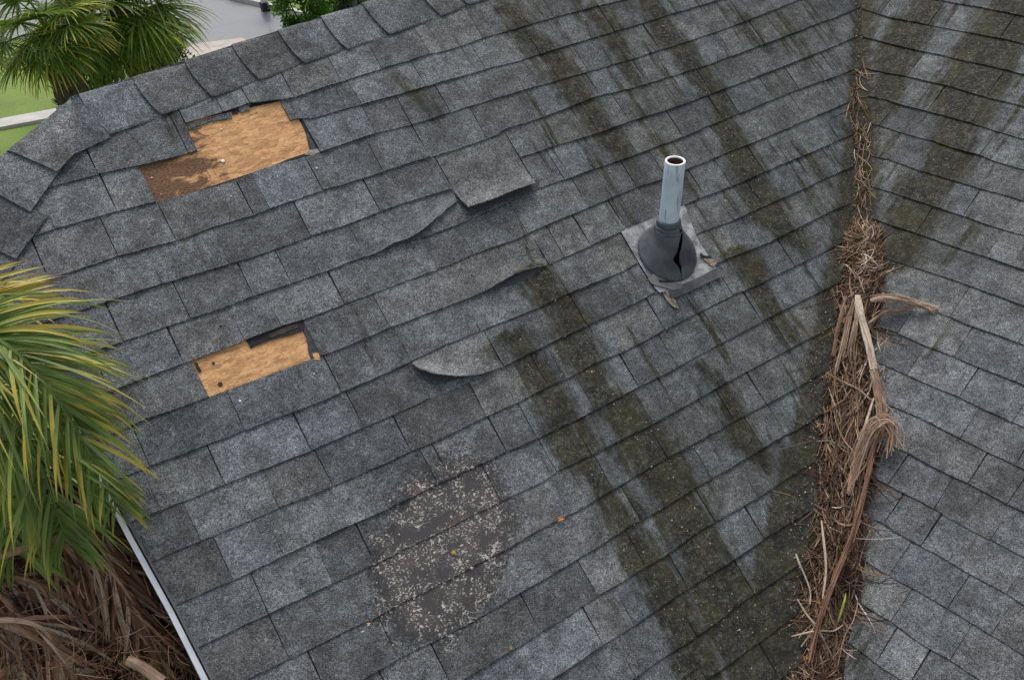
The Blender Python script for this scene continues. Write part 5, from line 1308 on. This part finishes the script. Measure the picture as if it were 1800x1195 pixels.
skirts = [
    ([(-60, 930, -0.12), (30, 925, -0.08), (95, 945, -0.08), (140, 1000, -0.14), (165, 1080, -0.22)], [0.2, 0.3, 0.34, 0.3, 0.2], 60, (0.3, 0.9)),
    ([(-80, 960, -0.15), (20, 960, -0.12), (100, 960, -0.10), (170, 1000, -0.14), (215, 1070, -0.22), (235, 1130, -0.30)], [0.2, 0.3, 0.34, 0.3, 0.2], 70, (0.1, 0.7)),
    ([(-80, 900, -0.2), (60, 890, -0.16), (140, 900, -0.14), (190, 960, -0.16), (225, 1030, -0.22)], [0.2, 0.26, 0.3, 0.28, 0.2], 60, (0.0, 0.6)),
    ([(-90, 1000, -0.16), (0, 1010, -0.14), (70, 1030, -0.14), (90, 1090, -0.2), (80, 1170, -0.3)], [0.25, 0.3, 0.32, 0.3, 0.2], 60, (0.4, 1.0)),
    ([(-90, 1040, -0.2), (-20, 1040, -0.16), (20, 1070, -0.16), (20, 1140, -0.22), (0, 1230, -0.3)], [0.25, 0.3, 0.32, 0.3, 0.2], 60, (0.4, 1.0)),
    ([(-60, 980, -0.3), (80, 985, -0.28), (180, 1020, -0.3), (250, 1090, -0.36), (300, 1170, -0.45)], [0.25, 0.32, 0.34, 0.3, 0.2], 70, (0.0, 0.5)),
    ([(-60, 1080, -0.3), (60, 1070, -0.28), (160, 1090, -0.3), (250, 1150, -0.36), (310, 1220, -0.45)], [0.25, 0.32, 0.34, 0.3, 0.2], 70, (0.0, 0.55)),
    ([(-60, 850, -0.3), (40, 840, -0.28), (120, 860, -0.26), (170, 930, -0.26), (205, 1010, -0.3)], [0.25, 0.3, 0.3, 0.3, 0.2], 60, (0.0, 0.45)),
    ([(-40, 1130, -0.25), (60, 1130, -0.22), (130, 1160, -0.25), (190, 1230, -0.32)], [0.25, 0.3, 0.3, 0.2], 50, (0.2, 0.8)),
    ([(-60, 760, -0.35), (20, 760, -0.3), (80, 800, -0.28), (120, 880, -0.28), (140, 960, -0.3)], [0.25, 0.3, 0.3, 0.3, 0.2], 50, (0.1, 0.6)),
]
skirts += [
    ([(40, 900, -0.10), (110, 915, -0.06), (165, 950, -0.06), (205, 1010, -0.10), (235, 1080, -0.16)], [0.2, 0.28, 0.3, 0.26, 0.16], 60, (0.2, 0.9)),
    ([(60, 940, -0.12), (140, 960, -0.08), (200, 1010, -0.10), (245, 1080, -0.14), (285, 1160, -0.2)], [0.2, 0.28, 0.3, 0.26, 0.16], 60, (0.1, 0.8)),
    ([(90, 880, -0.14), (150, 900, -0.10), (190, 950, -0.10), (215, 1010, -0.12)], [0.2, 0.25, 0.26, 0.16], 40, (0.2, 0.7)),
    ([(-60, 1100, -0.12), (20, 1090, -0.10), (80, 1110, -0.12), (110, 1180, -0.2)], [0.25, 0.3, 0.32, 0.2], 50, (0.5, 1.0)),
]
for ctrl, lens, n, cr in skirts: dead_frond(ctrl, lens, n, cr=cr)
tube_piece = MB()
tube_piece.tube(smooth_path([at1(x, y, h) for x, y, h in [(225, 1160, -0.10), (250, 1172, -0.09), (285, 1198, -0.09)]], 4), 0.016, 8, c=(0.75, 0, 0.4))
tube_piece.build('stalk_stub', M_SKIRT, near)
tube_piece = MB()
tube_piece.tube(smooth_path([at1(x, y, h) for x, y, h in [(-30, 985, -0.05), (40, 965, -0.04), (110, 945, -0.06)]], 4), [0.013] * 9, 8, c=(0.55, 0, 0.4))
tube_piece.build('frond_stalk', M_SKIRT, near)
# fine dry fibre between the fronds
fb = MB()
for q in range(2200):
    x, y = rnd(-40, 330), rnd(880, 1210)
    if x > 215 + (y - 900) * 0.50: continue
    h = rnd(-0.42, -0.10)
    p = at1(x, y, h); v_ = Vector((rnd(-1, 1), rnd(-1, 1), rnd(-1.2, 0.2))).normalized()
    cu = Vector((rnd(-1, 1), rnd(-1, 1), rnd(-0.6, 0.2))) * 0.3
    pts = []
    L = rnd(0.04, 0.16)
    for k in range(6):
        pts.append(keep_left(p)); v_ = (v_ + cu).normalized(); p = p + v_ * L / 5
    fb.tube(pts, rnd(0.0008, 0.0018), 3, c=(rnd(0.05, 0.75), 0, random.random()), cap=False)
o = fb.build('dry_fibres', M_SKIRT, near); o['kind'] = 'stuff'
# dark thatch packed behind the fronds
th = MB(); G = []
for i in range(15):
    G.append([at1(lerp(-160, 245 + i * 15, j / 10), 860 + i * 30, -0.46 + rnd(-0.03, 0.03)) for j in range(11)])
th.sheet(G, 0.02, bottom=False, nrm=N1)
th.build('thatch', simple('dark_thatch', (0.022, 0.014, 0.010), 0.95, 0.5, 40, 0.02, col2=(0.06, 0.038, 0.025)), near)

# ------------------------------------------------------------------ garden, road and planting behind the house
random.seed(3)
def grass_material():
    s = NT('lawn'); o = s.obj()
    n = s.noise(o, 0.7, 3); f = s.noise(o, 22, 4, 0.7)
    c = s.mix(s.rng(n, 0.3, 0.7), (0.115, 0.175, 0.035), (0.175, 0.240, 0.055))
    c = s.mix(s.math('MULTIPLY', s.rng(f, 0.42, 0.68), 0.5), c, (0.06, 0.12, 0.015))
    return s.done(c, 0.9, f, 0.02, 0.6)
def flat(name, pts, z, mat, kind='structure'):
    b = MB(); b.f.append(tuple(b.vert((p[0], p[1], z)) for p in pts))
    return tag(b.build(name, mat, None), kind=kind)
M_GRASS = grass_material()
flat('lawn', [(-200, -200), (200, -200), (200, 300), (-200, 300)], 0.0, M_GRASS)
def asphalt():
    s = NT('wet_asphalt'); o = s.obj()
    n = s.noise(o, 0.8, 4, 0.6); f = s.noise(o, 60, 3, 0.7)
    c = s.mix(s.rng(n, 0.35, 0.65), (0.135, 0.14, 0.15), (0.18, 0.185, 0.195))
    c = s.mix(s.math('MULTIPLY', s.rng(f, 0.4, 0.7), 0.3), c, (0.12, 0.12, 0.125))
    crk = s.rng(s.voro(o, 0.5, 'DISTANCE_TO_EDGE'), 0, 0.012, 1, 0)
    c = s.mix(s.math('MULTIPLY', crk, 0.4), c, (0.1, 0.1, 0.1))
    return s.done(c, s.rng(n, 0.4, 0.6, 0.30, 0.55), f, 0.003, 0.4)
M_ROAD = asphalt()
M_CONC = simple('concrete', (0.43, 0.42, 0.39), 0.85, 0.12, 3)
M_PAVE = simple('paving', (0.40, 0.355, 0.32), 0.85, 0.15, 5)
def gpts(l): return [tuple(atz(x, y, 0.0))[:2] for x, y in l]
def vecs(l): return [Vector((p[0], p[1], 0)) for p in gpts(l)]
# street across the top of the picture; it runs on to both sides
flat('road', gpts([(-420, 80), (345, 62), (500, 70), (520, 40), (455, 12), (398, -4), (330, -30), (-420, -20)]), 0.008, M_ROAD)
flat('road', gpts([(360, -12), (400, -2), (456, 14), (505, 40), (520, 62), (345, 90), (300, 60), (310, 10)]), 0.012, M_ROAD)
flat('driveway', gpts([(300, 100), (345, 78), (425, 68), (436, 74), (380, 96), (330, 118), (300, 122)]), 0.016, M_PAVE)
def walk(name, l, w, z, mat):
    a, c = vecs(l); d = (c - a).normalized(); s_ = Vector((-d.y, d.x, 0))
    b = MB(); b.box((a + c) / 2 + Vector((0, 0, z / 2)), (c - a).length, w, z, d, s_)
    return tag(b.build(name, mat, None), kind='structure')
a, c = vecs([(0, 222), (80, 207)])
d = (c - a).normalized()
wk = MB(); n_ = 18
for i in range(n_):
    p = a + d * (i * 1.2 - 9)
    wk.box(p + Vector((0, 0, 0.03)), 1.19, 0.42, 0.06, d, Vector((-d.y, d.x, 0)))
tag(wk.build('pavement', M_CONC, None), kind='structure')
# kerb along the far lawn
kb = vecs([(385, -6), (460, 12)]); d = (kb[1] - kb[0]).normalized()
km = MB()
for i in range(8): km.box(kb[0] + d * (i * 0.6 - 1.2) + Vector((0, 0, 0.06)), 0.595, 0.12, 0.12, d, Vector((-d.y, d.x, 0)))
tag(km.build('kerb', M_CONC, None), kind='structure')
kb = vecs([(345, 96), (440, 66)]); d = (kb[1] - kb[0]).normalized()

# mailbox post seen between lawn and hedge
pb = atz(467, 20, 0.0)
mbx = thing('mailbox', pb, 'white mailbox on a post with a dark foot between road and hedge', 'mailbox')
b = MB(); b.box(pb + Vector((0, 0, 0.10)), 0.16, 0.16, 0.2); b.build('foot', simple('dark_foot', (0.03, 0.03, 0.035), 0.6), mbx)
b = MB(); b.box(pb + Vector((0, 0, 0.65)), 0.11, 0.11, 0.9); b.build('post', M_WHITE, mbx)
b = MB(); b.box(pb + Vector((0, 0, 1.2)), 0.2, 0.45, 0.22); b.build('letter_box', simple('box_paint', (0.45, 0.46, 0.48), 0.4), mbx)

def leaf_bush(name, label, cat, centre, R, n, green, size=0.05, seed=1):
    random.seed(seed)
    root = thing(name, (centre.x, centre.y, 0), label, cat)
    tb = MB()
    for q in range(7):
        a = rnd(0, 2 * pi); tb.tube([Vector((centre.x, centre.y, 0)), Vector((centre.x + cos(a) * R[0] * 0.25, centre.y + sin(a) * R[1] * 0.25, centre.z * 0.6)), Vector((centre.x + cos(a) * R[0] * 0.6, centre.y + sin(a) * R[1] * 0.6, centre.z + R[2] * 0.3))], [0.03, 0.02, 0.008], 5, c=(0.3, 0, 0))
    tb.build('stem', M_BOOTS, root)
    b = MB()
    hubs = []
    for q in range(46):
        a = rnd(0, 2 * pi); z = rnd(-0.8, 1); rr = math.sqrt(max(0, 1 - z * z)) * rnd(0.5, 1.0)
        hubs.append((Vector((centre.x + cos(a) * rr * R[0], centre.y + sin(a) * rr * R[1], centre.z + z * R[2])), rnd(0.14, 0.30)))
    for q in range(n):
        h, r = random.choice(hubs)
        o_ = Vector((random.gauss(0, 1), random.gauss(0, 1), random.gauss(0, 1))); o_ = o_.normalized() * r * rnd(0.3, 1.05)
        p = h + o_; dd = (o_.normalized() + Vector((rnd(-.6, .6), rnd(-.6, .6), rnd(-.2, .8)))).normalized(); L = size * rnd(0.7, 1.4)
        sd_ = dd.cross(Vector((rnd(-1, 1), rnd(-1, 1), 1))).normalized() * L * 0.35
        cc = (random.random() * 0.6, rnd(0.1, 0.7), random.random())
        i0 = [b.vert(x, (0.5, 0.5), cc) for x in (p, p + dd * L * 0.5 + sd_, p + dd * L, p + dd * L * 0.5 - sd_)]
        b.f.append(tuple(i0))
    b.build('foliage', leaf_material('hedge_leaf', green, (0.12, 0.16, 0.03), 0.4, 0.35), root)
    return root
cb_ = atz(538, 22, 0.75)
leaf_bush('hedge_bush', 'bright green leafy bush touching the ridge line, nearest to the road', 'bush', Vector((cb_.x, cb_.y, 0.8)), (0.55, 0.55, 0.75), 9000, (0.055, 0.15, 0.010), 0.055, 31)
cb_ = atz(590, -4, 0.75)
leaf_bush('hedge_bush', 'darker green bush right of the bright bush behind the ridge', 'bush', Vector((cb_.x + 0.1, cb_.y, 0.8)), (0.6, 0.6, 0.7), 8000, (0.035, 0.10, 0.012), 0.055, 32)
cb_ = atz(625, 12, 0.6)
sp = thing('spiky_plant', (cb_.x, cb_.y, 0), 'grey green spiky plant peeping over the ridge caps beside the bushes', 'plant')
b = MB()
for q in range(90):
    a, e = rnd(0, 2 * pi), rnd(0.2, 1.4); d = Vector((cos(a) * cos(e), sin(a) * cos(e), sin(e)))
    p0 = Vector((cb_.x, cb_.y, 0.35)); b.ribbon([p0, p0 + d * 0.3, p0 + d * 0.55 - Vector((0, 0, 0.04))], [0.02, 0.018, 0.001], d.cross(Vector((0, 0, 1))), c=(0.2, 0, 0.5))
b.build('foliage', simple('agave_leaf', (0.20, 0.25, 0.20), 0.6, 0.2, 20), sp)
b = MB(); b.tube([Vector((cb_.x, cb_.y, 0)), Vector((cb_.x, cb_.y, 0.4))], 0.06, 8); b.build('stem', M_BOOTS, sp)
# low planting under the palms
for (x, y, r, s_, lab) in ((165, 150, 0.5, 41, 'low dark shrub between the trunks of the two left fan palms'), (290, 112, 0.5, 42, 'low shrub under the drooping fronds of the middle fan palm')):
    p = atz(x, y, 0.35)
    leaf_bush('garden_shrub', lab, 'shrub', Vector((p.x, p.y, 0.4)), (r, r * 0.8, 0.35), 3500, (0.03, 0.075, 0.012), 0.06, s_)
